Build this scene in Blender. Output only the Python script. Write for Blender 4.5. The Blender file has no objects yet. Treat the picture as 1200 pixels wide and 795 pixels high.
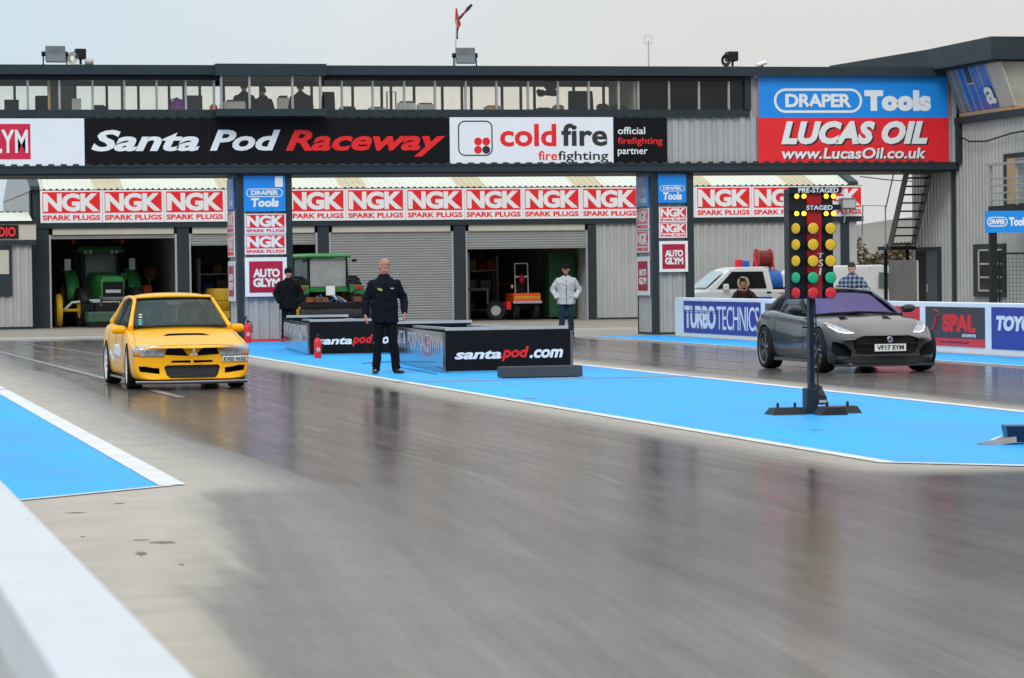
import bpy, bmesh, math, random
from mathutils import Vector, Matrix, Euler, noise as mnoise
from mathutils.bvhtree import BVHTree
random.seed(7)
R = math.radians
PI = math.pi
SC = bpy.context.scene
COL = SC.collection

# ------------------------------------------------------------------ camera
CAM_H = 1.57
YAW, PITCH, ROLL = 0.2257823, 0.021344, 0.0125
FPX, CX, CY = 3600.0, 600.0, 397.5
_f = Vector((math.sin(YAW) * math.cos(PITCH), math.cos(YAW) * math.cos(PITCH), -math.sin(PITCH)))
_r0 = Vector((math.cos(YAW), -math.sin(YAW), 0)); _u0 = _r0.cross(_f)
_r = _r0 * math.cos(ROLL) - _u0 * math.sin(ROLL)
_u = _r0 * math.sin(ROLL) + _u0 * math.cos(ROLL)
cd = bpy.data.cameras.new('camera'); cam = bpy.data.objects.new('camera', cd); COL.objects.link(cam)
cd.sensor_fit = 'HORIZONTAL'; cd.sensor_width = 36.0; cd.lens = 36.0 * FPX / 1200.0
cd.clip_start = 0.1; cd.clip_end = 6000
mw = Matrix((_r, _u, -_f)).transposed().to_4x4(); mw.translation = Vector((0, 0, CAM_H))
cam.matrix_world = mw
cd.dof.use_dof = True; cd.dof.focus_distance = 52; cd.dof.aperture_fstop = 9
SC.camera = cam
SC.render.resolution_x, SC.render.resolution_y = 1024, 678

# ------------------------------------------------------------------ sky and sun
world = bpy.data.worlds.new('World'); SC.world = world; world.use_nodes = True
SUN_EL, SUN_AZ = R(38), R(205)      # sun behind the camera, a little to its left
wt = world.node_tree; wt.nodes.clear()
def wn(t, **k):
    n = wt.nodes.new(t)
    for a, b in k.items(): setattr(n, a, b)
    return n
wo = wn('ShaderNodeOutputWorld')
sky = wn('ShaderNodeTexSky', sky_type='NISHITA', sun_disc=False, sun_elevation=SUN_EL, sun_rotation=SUN_AZ, air_density=1.0, dust_density=2.0)
bg1 = wn('ShaderNodeBackground'); bg1.inputs[1].default_value = 0.09
bg2 = wn('ShaderNodeBackground'); bg2.inputs[1].default_value = 0.92
tc = wn('ShaderNodeTexCoord')
mp = wn('ShaderNodeMapping'); mp.inputs['Scale'].default_value = (1.6, 1.6, 5.0)
nz = wn('ShaderNodeTexNoise'); nz.inputs['Scale'].default_value = 2.2; nz.inputs['Detail'].default_value = 5; nz.inputs['Roughness'].default_value = 0.5
sep = wn('ShaderNodeSeparateXYZ')
add = wn('ShaderNodeMath', operation='MULTIPLY_ADD'); add.inputs[1].default_value = 3.0; add.inputs[2].default_value = -0.34
mixn = wn('ShaderNodeMath', operation='MULTIPLY_ADD'); mixn.inputs[1].default_value = 0.45
cr = wn('ShaderNodeValToRGB')
cr.color_ramp.elements[0].position = 0.05; cr.color_ramp.elements[0].color = (0.66, 0.80, 0.90, 1)
cr.color_ramp.elements[1].position = 0.75; cr.color_ramp.elements[1].color = (0.765, 0.755, 0.745, 1)
e = cr.color_ramp.elements.new(0.42); e.color = (0.77, 0.81, 0.84, 1)
L = wt.links.new
L(tc.outputs['Generated'], mp.inputs[0]); L(mp.outputs[0], nz.inputs['Vector'])
L(tc.outputs['Generated'], sep.inputs[0]); L(sep.outputs['X'], add.inputs[0])
L(nz.outputs['Fac'], mixn.inputs[0]); L(add.outputs[0], mixn.inputs[2]); L(mixn.outputs[0], cr.inputs[0])
zen = wn('ShaderNodeMapRange'); zen.inputs['From Min'].default_value = 0.06; zen.inputs['From Max'].default_value = 1.0; zen.inputs['To Min'].default_value = 0.97; zen.inputs['To Max'].default_value = 2.05   # an overcast sky is brighter overhead
L(sep.outputs['Z'], zen.inputs['Value']); L(zen.outputs[0], bg2.inputs[1])
L(cr.outputs[0], bg2.inputs[0]); L(sky.outputs[0], bg1.inputs[0])
ms = wn('ShaderNodeMixShader'); ms.inputs[0].default_value = 0.9
L(bg1.outputs[0], ms.inputs[1]); L(bg2.outputs[0], ms.inputs[2]); L(ms.outputs[0], wo.inputs[0])
sd = bpy.data.lights.new('sun', 'SUN'); sd.energy = 1.2; sd.angle = R(20); sd.color = (1.0, 0.96, 0.9)
sun = bpy.data.objects.new('sun', sd); COL.objects.link(sun)
_sv = Vector((math.sin(SUN_AZ) * math.cos(SUN_EL), math.cos(SUN_AZ) * math.cos(SUN_EL), math.sin(SUN_EL)))
sun.rotation_euler = (-_sv).to_track_quat('-Z', 'Y').to_euler()
VS = SC.view_settings
VS.view_transform = 'Standard'; VS.look = 'None'; VS.exposure = 0.0; VS.gamma = 1.0; VS.use_curve_mapping = False

# ------------------------------------------------------------------ where a photo point lies in the place
def ray(px, py): return _f + _r * ((px - CX) / FPX) - _u * ((py - CY) / FPX)
def G(px, py, z=0.0):
    d = ray(px, py); return Vector((0, 0, CAM_H)) + d * ((z - CAM_H) / d.z)
def W(px, py, Y):
    d = ray(px, py); return Vector((0, 0, CAM_H)) + d * (Y / d.y)
def WX(px, py, X):
    d = ray(px, py); return Vector((0, 0, CAM_H)) + d * (X / d.x)

# ------------------------------------------------------------------ materials
def mat(name, col, rough=0.5, metal=0.0, var=0.10, scale=2.0, bump=0.0, bscale=30.0, coat=0.0, spec=0.3, emit=None, es=0.0, dirt=0.0, stretch=(1, 1, 1)):
    m = bpy.data.materials.new(name); m.use_nodes = True
    t = m.node_tree; b = t.nodes['Principled BSDF']; ln = t.links.new
    b.inputs['Roughness'].default_value = rough; b.inputs['Metallic'].default_value = metal
    b.inputs['Coat Weight'].default_value = coat; b.inputs['Coat Roughness'].default_value = 0.04
    b.inputs['Specular IOR Level'].default_value = spec
    tcn = t.nodes.new('ShaderNodeTexCoord'); mpn = t.nodes.new('ShaderNodeMapping'); mpn.inputs['Scale'].default_value = stretch
    ln(tcn.outputs['Object'], mpn.inputs[0])
    n1 = t.nodes.new('ShaderNodeTexNoise'); n1.inputs['Scale'].default_value = scale; n1.inputs['Detail'].default_value = 6; n1.inputs['Roughness'].default_value = 0.6
    ln(mpn.outputs[0], n1.inputs['Vector'])
    mr = t.nodes.new('ShaderNodeMapRange'); mr.inputs['From Min'].default_value = 0.3; mr.inputs['From Max'].default_value = 0.7
    mr.inputs['To Min'].default_value = 1 - var; mr.inputs['To Max'].default_value = 1 + var
    ln(n1.outputs['Fac'], mr.inputs['Value'])
    mx = t.nodes.new('ShaderNodeMix'); mx.data_type = 'RGBA'; mx.blend_type = 'MULTIPLY'; mx.inputs[0].default_value = 1.0
    mx.inputs[6].default_value = (*col, 1); ln(mr.outputs[0], mx.inputs[7])
    out = mx.outputs[2]
    if dirt > 0:
        n2 = t.nodes.new('ShaderNodeTexNoise'); n2.inputs['Scale'].default_value = scale * 2.7; n2.inputs['Detail'].default_value = 8; n2.inputs['Roughness'].default_value = 0.7
        ln(mpn.outputs[0], n2.inputs['Vector'])
        r2 = t.nodes.new('ShaderNodeMapRange'); r2.inputs['From Min'].default_value = 0.5; r2.inputs['From Max'].default_value = 0.75; r2.inputs['To Max'].default_value = dirt
        ln(n2.outputs['Fac'], r2.inputs['Value'])
        m2 = t.nodes.new('ShaderNodeMix'); m2.data_type = 'RGBA'; ln(r2.outputs[0], m2.inputs[0]); ln(out, m2.inputs[6]); m2.inputs[7].default_value = (0.10, 0.085, 0.065, 1)
        out = m2.outputs[2]
    ln(out, b.inputs['Base Color'])
    rr = t.nodes.new('ShaderNodeMapRange'); rr.inputs['From Min'].default_value = 0.3; rr.inputs['From Max'].default_value = 0.7
    rr.inputs['To Min'].default_value = max(0.02, rough * 0.85); rr.inputs['To Max'].default_value = min(1, rough * 1.15)
    ln(n1.outputs['Fac'], rr.inputs['Value']); ln(rr.outputs[0], b.inputs['Roughness'])
    if bump > 0:
        n3 = t.nodes.new('ShaderNodeTexNoise'); n3.inputs['Scale'].default_value = bscale; n3.inputs['Detail'].default_value = 4
        ln(mpn.outputs[0], n3.inputs['Vector'])
        bp = t.nodes.new('ShaderNodeBump'); bp.inputs['Strength'].default_value = bump; bp.inputs['Distance'].default_value = 0.02
        ln(n3.outputs['Fac'], bp.inputs['Height']); ln(bp.outputs[0], b.inputs['Normal'])
    if emit:
        b.inputs['Emission Color'].default_value = (*emit, 1); b.inputs['Emission Strength'].default_value = es
    return m
def glass(name, tint=(0.9, 0.93, 0.93), refl=(0.9, 0.95, 1.0), base=0.06, rough=0.02, top=0.85):
    m = bpy.data.materials.new(name); m.use_nodes = True
    t = m.node_tree; t.nodes.clear(); ln = t.links.new
    o = t.nodes.new('ShaderNodeOutputMaterial'); a = t.nodes.new('ShaderNodeBsdfTransparent'); g = t.nodes.new('ShaderNodeBsdfGlossy')
    a.inputs[0].default_value = (*tint, 1); g.inputs[0].default_value = (*refl, 1); g.inputs['Roughness'].default_value = rough
    lw = t.nodes.new('ShaderNodeLayerWeight'); lw.inputs[0].default_value = 0.25
    mr = t.nodes.new('ShaderNodeMapRange'); mr.inputs['To Min'].default_value = base; mr.inputs['To Max'].default_value = top
    tcn = t.nodes.new('ShaderNodeTexCoord'); nn = t.nodes.new('ShaderNodeTexNoise'); nn.inputs['Scale'].default_value = 1.5
    bp = t.nodes.new('ShaderNodeBump'); bp.inputs['Strength'].default_value = 0.02; ln(tcn.outputs['Object'], nn.inputs['Vector']); ln(nn.outputs['Fac'], bp.inputs['Height']); ln(bp.outputs[0], g.inputs['Normal'])
    ln(lw.outputs['Fresnel'], mr.inputs['Value'])
    s = t.nodes.new('ShaderNodeMixShader'); ln(mr.outputs[0], s.inputs[0]); ln(a.outputs[0], s.inputs[1]); ln(g.outputs[0], s.inputs[2]); ln(s.outputs[0], o.inputs[0])
    return m

MT = dict(
    slate=mat('slate_steel', (0.026, 0.037, 0.044), 0.5, dirt=0.12, spec=.2),
    clad=mat('grey_cladding', (0.40, 0.40, 0.395), 0.45, var=0.08, scale=0.8, dirt=0.12),
    tclad=mat('warm_grey_cladding', (0.43, 0.42, 0.395), 0.5, var=0.08, scale=0.8, dirt=0.2),
    cream=mat('cream_roof', (0.66, 0.65, 0.55), 0.5, var=0.05, scale=0.5, dirt=0.06),
    rooflight=mat('yellowed_rooflight', (0.52, 0.45, 0.28), 0.5, var=0.08),
    shutter=mat('shutter_steel', (0.30, 0.305, 0.30), 0.42, metal=0.15, var=0.06, dirt=0.08),
    white=mat('white_board', (0.80, 0.80, 0.82), 0.35, var=0.03, dirt=0.03),
    wallwhite=mat('white_painted_concrete', (0.80, 0.81, 0.84), 0.55, var=0.04, scale=1.2, bump=0.1, dirt=0.05),
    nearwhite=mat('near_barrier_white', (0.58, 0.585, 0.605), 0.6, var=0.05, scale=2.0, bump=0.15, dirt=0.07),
    red=mat('sign_red', (0.78, 0.022, 0.03), 0.35, var=0.05),
    blue=mat('sign_blue', (0.012, 0.25, 0.74), 0.35, var=0.04),
    navy=mat('sign_navy', (0.025, 0.045, 0.30), 0.35, var=0.05),
    black=mat('black_vinyl', (0.009, 0.009, 0.010), 0.5, var=0.1, spec=.15),
    text_white=mat('lettering_white', (0.78, 0.78, 0.78), 0.4, var=0.02),
    text_red=mat('lettering_red', (0.80, 0.018, 0.02), 0.4, var=0.02),
    text_dark=mat('lettering_dark', (0.03, 0.03, 0.032), 0.4, var=0.02),
    maroon=mat('crimson_panel', (0.42, 0.012, 0.05), 0.35, var=0.25, scale=1.2),
    steel=mat('galvanised_steel', (0.46, 0.47, 0.48), 0.4, metal=0.5, var=0.1, scale=6),
    alu=mat('aluminium', (0.55, 0.56, 0.57), 0.35, metal=0.6, var=0.08),
    dark=mat('dark_void', (0.012, 0.012, 0.013), 0.7),
    rubber=mat('tyre_rubber', (0.011, 0.011, 0.012), 0.7, var=0.2, scale=8, spec=.2),
    blackmetal=mat('black_metal', (0.010, 0.011, 0.013), 0.45, var=0.15, dirt=0.06, spec=.25),
    plastic=mat('black_plastic', (0.012, 0.012, 0.013), 0.55, var=0.1, spec=.2),
    interior=mat('interior_cladding', (0.34, 0.34, 0.31), 0.8, var=0.15),
    wood=mat('bare_wood', (0.48, 0.30, 0.15), 0.6, var=0.2, stretch=(8, 8, 1)),
    beige=mat('beige_panel', (0.50, 0.47, 0.40), 0.5, var=0.08),
    chrome=mat('chrome', (0.75, 0.75, 0.76), 0.12, metal=1.0, var=0.02),
    concrete=mat('grey_concrete', (0.28, 0.265, 0.24), 0.8, var=0.15, bump=0.3),
    pane=glass('window_glass', (.985, .97, .93), base=.02, top=.5), darkpane=mat('blacked_out_pane', (0.012, 0.013, 0.014), 0.12, var=0.3),
    brown_soft=mat('hedge_twigs', (0.10, 0.065, 0.035), 0.8, var=0.35, scale=5),
)

# ------------------------------------------------------------------ mesh building
class MB:
    def __init__(s): s.v = []; s.f = []; s.mi = []; s.cur = 0; s.T = None
    def add(s, vs, fs):
        b = len(s.v)
        for p in vs:
            p = Vector(p); s.v.append(s.T @ p if s.T is not None else p)
        for f in fs: s.f.append([b + i for i in f]); s.mi.append(s.cur)
        return s
    def box(s, x0, x1, y0, y1, z0, z1):
        return s.add([(x0,y0,z0),(x1,y0,z0),(x1,y1,z0),(x0,y1,z0),(x0,y0,z1),(x1,y0,z1),(x1,y1,z1),(x0,y1,z1)],
                     [(0,3,2,1),(4,5,6,7),(0,1,5,4),(1,2,6,5),(2,3,7,6),(3,0,4,7)])
    def cbox(s, c, d, rot=None):
        o = s.T; m = Matrix.Translation(c)
        if rot: m = m @ Euler(rot).to_matrix().to_4x4()
        s.T = (o @ m) if o is not None else m
        s.box(-d[0]/2, d[0]/2, -d[1]/2, d[1]/2, -d[2]/2, d[2]/2); s.T = o; return s
    def rings(s, rs, caps=True, closed=True, wrap=False):
        n = len(rs[0]); vs = [p for r in rs for p in r]; fs = []
        for i in range(len(rs) - (0 if wrap else 1)):
            j2 = (i + 1) % len(rs)
            for j in range(n if closed else n - 1):
                k = (j + 1) % n; fs.append((i*n+j, i*n+k, j2*n+k, j2*n+j))
        if caps and not wrap:
            fs.append(tuple(range(n - 1, -1, -1))); b = (len(rs) - 1) * n; fs.append(tuple(range(b, b + n)))
        return s.add(vs, fs)
    def cyl(s, p0, p1, r0, r1=None, n=12, caps=True):
        p0, p1 = Vector(p0), Vector(p1); r1 = r0 if r1 is None else r1
        d = (p1 - p0).normalized(); a = d.orthogonal().normalized(); b = d.cross(a)
        ring = lambda p, r: [p + (a * math.cos(2*PI*k/n) + b * math.sin(2*PI*k/n)) * r for k in range(n)]
        return s.rings([ring(p0, r0), ring(p1, r1)], caps)
    def tube(s, pts, r, n=8, caps=True):
        pts = [Vector(p) for p in pts]; rs = []; a = None
        for i, p in enumerate(pts):
            d = (pts[min(i+1, len(pts)-1)] - pts[max(i-1, 0)]).normalized()
            a = d.orthogonal().normalized() if a is None else (a - d * a.dot(d)).normalized()
            b = d.cross(a); rr = r[i] if isinstance(r, (list, tuple)) else r
            rs.append([p + (a * math.cos(2*PI*k/n) + b * math.sin(2*PI*k/n)) * rr for k in range(n)])
        return s.rings(rs, caps)
    def limb(s, p0, p1, r0, r1, n=12, k0=1.0, k1=1.0):        # tapered capsule
        p0, p1 = Vector(p0), Vector(p1); d = (p1 - p0).normalized(); pts = []; rr = []
        for a in (80, 55, 28): pts.append(p0 - d * r0 * k0 * math.sin(R(a))); rr.append(r0 * math.cos(R(a)))
        for t in (0, .25, .5, .75, 1): pts.append(p0.lerp(p1, t)); rr.append(r0 + (r1 - r0) * t)
        for a in (28, 55, 80): pts.append(p1 + d * r1 * k1 * math.sin(R(a))); rr.append(r1 * math.cos(R(a)))
        return s.tube(pts, rr, n)
    def ball(s, c, r, n=16, m=10):
        r = (r, r, r) if isinstance(r, (int, float)) else r; c = Vector(c); rs = []
        for i in range(1, m):
            t = PI * i / m
            rs.append([c + Vector((r[0]*math.sin(t)*math.cos(2*PI*k/n), r[1]*math.sin(t)*math.sin(2*PI*k/n), -r[2]*math.cos(t))) for k in range(n)])
        return s.rings(rs)
    def prism(s, poly, a, b, axis='y'):      # a polygon in the two other axes, extruded from a to b
        if axis == 'y': f = lambda p, t: (p[0], t, p[1])
        elif axis == 'x': f = lambda p, t: (t, p[0], p[1])
        else: f = lambda p, t: (p[0], p[1], t)
        n = len(poly); vs = [f(p, a) for p in poly] + [f(p, b) for p in poly]
        fs = [tuple(range(n)), tuple(range(2*n-1, n-1, -1))] + [(i, i+n, (i+1) % n + n, (i+1) % n) for i in range(n)]
        return s.add(vs, fs)
    def lathe(s, prof, c=(0,0,0), axis='z', n=24, wrap=False):     # prof: (radius, height)
        c = Vector(c); rs = []
        for k in range(n):
            a = 2*PI*k/n; ca, sa = math.cos(a), math.sin(a)
            if axis == 'z': rs.append([c + Vector((r*ca, r*sa, h)) for r, h in prof])
            elif axis == 'x': rs.append([c + Vector((h, r*ca, r*sa)) for r, h in prof])
            else: rs.append([c + Vector((r*ca, h, r*sa)) for r, h in prof])
        return s.rings(rs, caps=False, closed=wrap, wrap=True)
    def sheet(s, pts, z=0.0): return s.add([(p[0], p[1], z) for p in pts], [tuple(range(len(pts)))])
    def build(s, name, mats, parent=None, smooth=None, bevel=0.0, mods=None):
        me = bpy.data.meshes.new(name); me.from_pydata([tuple(p) for p in s.v], [], s.f)
        mats = mats if isinstance(mats, (list, tuple)) else [mats]
        for m in mats: me.materials.append(MT[m] if isinstance(m, str) else m)
        if len(mats) > 1: me.polygons.foreach_set('material_index', s.mi)
        bm = bmesh.new(); bm.from_mesh(me); bmesh.ops.recalc_face_normals(bm, faces=bm.faces); bm.to_mesh(me); bm.free()
        o = bpy.data.objects.new(name, me); COL.objects.link(o)
        if parent is not None: o.parent = parent
        if smooth is not None:
            me.shade_smooth(); me.set_sharp_from_angle(angle=R(smooth))
        if bevel > 0:
            b = o.modifiers.new('bevel', 'BEVEL'); b.width = bevel; b.segments = 2; b.limit_method = 'ANGLE'; b.angle_limit = R(40)
        return o
def bake(o):                                   # apply an object's modifiers to its mesh
    dg = bpy.context.evaluated_depsgraph_get(); dg.update()
    me = bpy.data.meshes.new_from_object(o.evaluated_get(dg), depsgraph=dg)
    o.modifiers.clear(); o.data = me; return o

def tag(o, label=None, cat=None, group=None, kind=None):
    if label: o['label'] = label
    if cat: o['category'] = cat
    if group: o['group'] = group
    if kind: o['kind'] = kind
    return o
def thing(name, label, cat, loc=(0,0,0), rz=0.0, group=None):
    o = bpy.data.objects.new(name, None); COL.objects.link(o); o.empty_display_size = 0.2
    o.location = loc; o.rotation_euler = (0, 0, rz)
    return tag(o, label, cat, group)
def struct(o): o['kind'] = 'structure'; return o
def dup(root, loc, rz=None, label=None, group=None):
    kids = {}
    for o in bpy.data.objects:
        if o.parent: kids.setdefault(o.parent.name, []).append(o)
    def cp(o, parent):
        c = o.copy(); COL.objects.link(c)
        if parent is not None: c.parent = parent
        for ch in kids.get(o.name, []): cp(ch, c)
        return c
    r = cp(root, None); r.location = loc
    if rz is not None: r.rotation_euler = (0, 0, rz)
    if label: r['label'] = label
    if group: r['group'] = group
    return r

def text(s, parent, x0, x1, z0, z1, y, m, shear=0.0, bold=0.0, depth=0.004, name='lettering', space=1.0, orient='xz'):
    cu = bpy.data.curves.new('t', 'FONT'); cu.body = s; cu.shear = shear; cu.offset = bold; cu.extrude = 0.01; cu.space_character = space; cu.resolution_u = 3
    o = bpy.data.objects.new('t', cu); COL.objects.link(o)
    dg = bpy.context.evaluated_depsgraph_get(); me = bpy.data.meshes.new_from_object(o.evaluated_get(dg), depsgraph=dg)
    bpy.data.objects.remove(o); bpy.data.curves.remove(cu)
    xs = [v.co.x for v in me.vertices]; ys = [v.co.y for v in me.vertices]
    ax, bx, ay, by = min(xs), max(xs), min(ys), max(ys)
    for v in me.vertices:
        X = x0 + (v.co.x - ax) / (bx - ax) * (x1 - x0); Z = z0 + (v.co.y - ay) / max(1e-6, by - ay) * (z1 - z0)
        v.co = (X, y - (depth if v.co.z > 0 else -0.001), Z)
    me.name = name; me.materials.clear(); me.materials.append(MT[m] if isinstance(m, str) else m)
    o = bpy.data.objects.new(name, me); COL.objects.link(o)
    if parent is not None: o.parent = parent
    return o
def corr(mb, x0, x1, z0, z1, y, pitch=0.25, d=0.035, axis='x'):   # profiled metal sheet, ribs upright; front towards -y (or -x)
    prof = []; x = x0
    while x < x1 - 1e-6:
        for fx, dy in ((0, 0), (.45, 0), (.55, d), (.9, d)):
            xx = x + fx * pitch
            if xx < x1: prof.append((xx, dy))
        x += pitch
    prof.append((x1, 0))
    f = (lambda a, dy, z: (a, y + dy, z)) if axis == 'x' else (lambda a, dy, z: (y + dy, a, z))
    vs = [f(a, dy, z0) for a, dy in prof] + [f(a, dy, z1) for a, dy in prof]; n = len(prof)
    return mb.add(vs, [(i, i+1, n+i+1, n+i) for i in range(n-1)])
def rrect(x0, x1, z0, z1, r, k=5):
    out = []
    for cx, cz, a0 in ((x1-r, z1-r, 0), (x0+r, z1-r, 90), (x0+r, z0+r, 180), (x1-r, z0+r, 270)):
        for i in range(k+1):
            a = R(a0 + 90*i/k); out.append((cx + r*math.cos(a), cz + r*math.sin(a)))
    return out
# ------------------------------------------------------------------ ground
def track_mat():
    m = bpy.data.materials.new('rubbered_track'); m.use_nodes = True
    t = m.node_tree; b = t.nodes['Principled BSDF']; ln = t.links.new
    def N(ty, **k):
        n = t.nodes.new(ty)
        for a, v in k.items(): setattr(n, a, v)
        return n
    def math_(op, a, b_=None, c=None):
        n = N('ShaderNodeMath', operation=op)
        for i, x in enumerate((a, b_, c)):
            if x is None: continue
            if isinstance(x, (int, float)): n.inputs[i].default_value = x
            else: ln(x, n.inputs[i])
        return n.outputs[0]
    def noise(scale, st, detail=5, rough=0.55):
        mp = N('ShaderNodeMapping'); mp.inputs['Scale'].default_value = st; ln(tc.outputs['Object'], mp.inputs[0])
        n = N('ShaderNodeTexNoise'); n.inputs['Scale'].default_value = scale; n.inputs['Detail'].default_value = detail; n.inputs['Roughness'].default_value = rough
        ln(mp.outputs[0], n.inputs['Vector']); return n.outputs['Fac']
    def ramp(v, pts):
        r = N('ShaderNodeValToRGB'); e = r.color_ramp.elements
        e[0].position, e[0].color = pts[0][0], (pts[0][1],) * 3 + (1,)
        e[1].position, e[1].color = pts[-1][0], (pts[-1][1],) * 3 + (1,)
        for p, c in pts[1:-1]: q = e.new(p); q.color = (c, c, c, 1)
        ln(v, r.inputs[0]); return r.outputs[0]
    tc = N('ShaderNodeTexCoord'); sp = N('ShaderNodeSeparateXYZ'); ln(tc.outputs['Object'], sp.inputs[0])
    X, Y = sp.outputs['X'], sp.outputs['Y']
    wob = math_('MULTIPLY', math_('SUBTRACT', noise(1.0, (.6, .05, 1)), .5), 0.9)
    fine = math_('MULTIPLY', math_('SUBTRACT', noise(2.0, (4, .08, 1), 6), .5), 0.3)
    Xw = math_('ADD', math_('ADD', X, wob), fine)
    u = math_('DIVIDE', Xw, 24.0)
    # bands along the strip: 1 = rubbered and wet, 0 = bare concrete
    far = ramp(u, [(2.7/24, 0), (3.2/24, .25), (3.9/24, .95), (7.5/24, 1), (8.1/24, .3), (8.6/24, .05), (12.8/24, .05), (13.6/24, .9), (17.9/24, 1), (18.7/24, .3)])
    Xs = math_('ADD', Xw, math_('MULTIPLY', math_('SUBTRACT', 23.0, Y), 0.105))
    near = ramp(math_('DIVIDE', Xs, 24.0), [(2.55/24, 0), (2.8/24, .25), (2.95/24, .75), (3.4/24, .72), (4.2/24, .9), (7.5/24, 1), (20/24, 1)])
    ys = N('ShaderNodeMapRange', interpolation_type='SMOOTHSTEP'); ys.inputs['From Min'].default_value = 21.6; ys.inputs['From Max'].default_value = 23.2; ys.inputs['To Min'].default_value = 1; ys.inputs['To Max'].default_value = 0
    ln(math_('ADD', Y, math_('MULTIPLY', wob, .6)), ys.inputs['Value'])
    mk = N('ShaderNodeMix'); mk.data_type = 'FLOAT'; ln(ys.outputs[0], mk.inputs[0]); ln(far, mk.inputs[2]); ln(near, mk.inputs[3])
    ye = N('ShaderNodeMapRange', interpolation_type='SMOOTHSTEP'); ye.inputs['From Min'].default_value = 77.0; ye.inputs['From Max'].default_value = 84.0; ye.inputs['To Min'].default_value = 1; ye.inputs['To Max'].default_value = 0.0
    ln(math_('ADD', Y, math_('MULTIPLY', wob, 6)), ye.inputs['Value'])
    mask = math_('MULTIPLY', mk.outputs[0], ye.outputs[0])
    # streaks and mottling
    st1 = noise(1.0, (9, .16, 1), 8, .65); st2 = noise(1.0, (1.2, .22, 1), 6, .6); mot = noise(1.4, (1, 1, 1), 8, .7)
    skew = noise(1.0, (3.0, .35, 1), 7, .7)
    Xl = math_('ADD', X, math_('MULTIPLY', math_('MAXIMUM', math_('SUBTRACT', 23.0, Y), 0.0), 0.105))
    cmb = N('ShaderNodeCombineXYZ'); ln(math_('MULTIPLY', Xl, 7.0), cmb.inputs[0]); ln(math_('MULTIPLY', Y, .07), cmb.inputs[1])
    lines = N('ShaderNodeTexNoise'); lines.inputs['Scale'].default_value = 1.0; lines.inputs['Detail'].default_value = 9; lines.inputs['Roughness'].default_value = .72; ln(cmb.outputs[0], lines.inputs['Vector'])
    cm2 = N('ShaderNodeCombineXYZ'); ln(math_('MULTIPLY', math_('ADD', Xl, math_('MULTIPLY', Y, .06)), 3.2), cm2.inputs[0]); ln(math_('MULTIPLY', Y, .05), cm2.inputs[1])
    marks = N('ShaderNodeTexNoise'); marks.inputs['Scale'].default_value = 1.0; marks.inputs['Detail'].default_value = 6; marks.inputs['Roughness'].default_value = .65; ln(cm2.outputs[0], marks.inputs['Vector'])
    gro = ramp(math_('DIVIDE', Xl, 24.0), [(2.55/24, 1), (2.85/24, .55), (2.95/24, 1), (3.02/24, .5), (3.12/24, .95), (3.28/24, .6), (3.45/24, 1)])
    lm = math_('ADD', math_('MULTIPLY', lines.outputs['Fac'], .8), math_('MULTIPLY', marks.outputs['Fac'], .8))
    v = math_('ADD', math_('MULTIPLY', st1, .55), math_('ADD', math_('MULTIPLY', st2, .5), math_('MULTIPLY', mot, .35)))
    vv = N('ShaderNodeMapRange'); vv.inputs['From Min'].default_value = .45; vv.inputs['From Max'].default_value = .95; vv.inputs['To Min'].default_value = .55; vv.inputs['To Max'].default_value = 1.45; ln(v, vv.inputs['Value'])
    lr = N('ShaderNodeMapRange'); lr.inputs['From Min'].default_value = .62; lr.inputs['From Max'].default_value = .98; lr.inputs['To Min'].default_value = .58; lr.inputs['To Max'].default_value = 1.4; ln(lm, lr.inputs['Value'])
    rub = N('ShaderNodeMix'); rub.data_type = 'RGBA'; rub.blend_type = 'MULTIPLY'; rub.inputs[0].default_value = 1; rub.inputs[6].default_value = (0.072, 0.062, 0.056, 1); grain = N('ShaderNodeMapRange'); grain.inputs['From Min'].default_value = .3; grain.inputs['From Max'].default_value = .7; grain.inputs['To Min'].default_value = .72; grain.inputs['To Max'].default_value = 1.3; ln(noise(38, (1, .6, 1), 4, .8), grain.inputs['Value'])
    ln(math_('MULTIPLY', grain.outputs[0], math_('MULTIPLY', math_('MULTIPLY', vv.outputs[0], lr.outputs[0]), gro)), rub.inputs[7])
    con = N('ShaderNodeMix'); con.data_type = 'RGBA'; con.blend_type = 'MULTIPLY'; con.inputs[0].default_value = 1; con.inputs[6].default_value = (0.46, 0.405, 0.335, 1)
    cv = N('ShaderNodeMapRange'); cv.inputs['From Min'].default_value = .3; cv.inputs['From Max'].default_value = .75; cv.inputs['To Min'].default_value = .82; cv.inputs['To Max'].default_value = 1.1; ln(mot, cv.inputs['Value']); ln(cv.outputs[0], con.inputs[7])
    mx = N('ShaderNodeMix'); mx.data_type = 'RGBA'; ln(mask, mx.inputs[0]); ln(con.outputs[2], mx.inputs[6]); ln(rub.outputs[2], mx.inputs[7])
    # sparse dark rubber flecks
    fl = noise(1.0, (2.0, .9, 1), 9, .75)
    fr = N('ShaderNodeMapRange'); fr.inputs['From Min'].default_value = .66; fr.inputs['From Max'].default_value = .74; fr.inputs['To Max'].default_value = .5; ln(fl, fr.inputs['Value'])
    m2 = N('ShaderNodeMix'); m2.data_type = 'RGBA'; ln(fr.outputs[0], m2.inputs[0]); ln(mx.outputs[2], m2.inputs[6]); m2.inputs[7].default_value = (.05, .045, .042, 1)
    ln(m2.outputs[2], b.inputs['Base Color'])
    rg = N('ShaderNodeMix'); rg.data_type = 'FLOAT'; ln(mask, rg.inputs[0]); rg.inputs[2].default_value = .62
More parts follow.
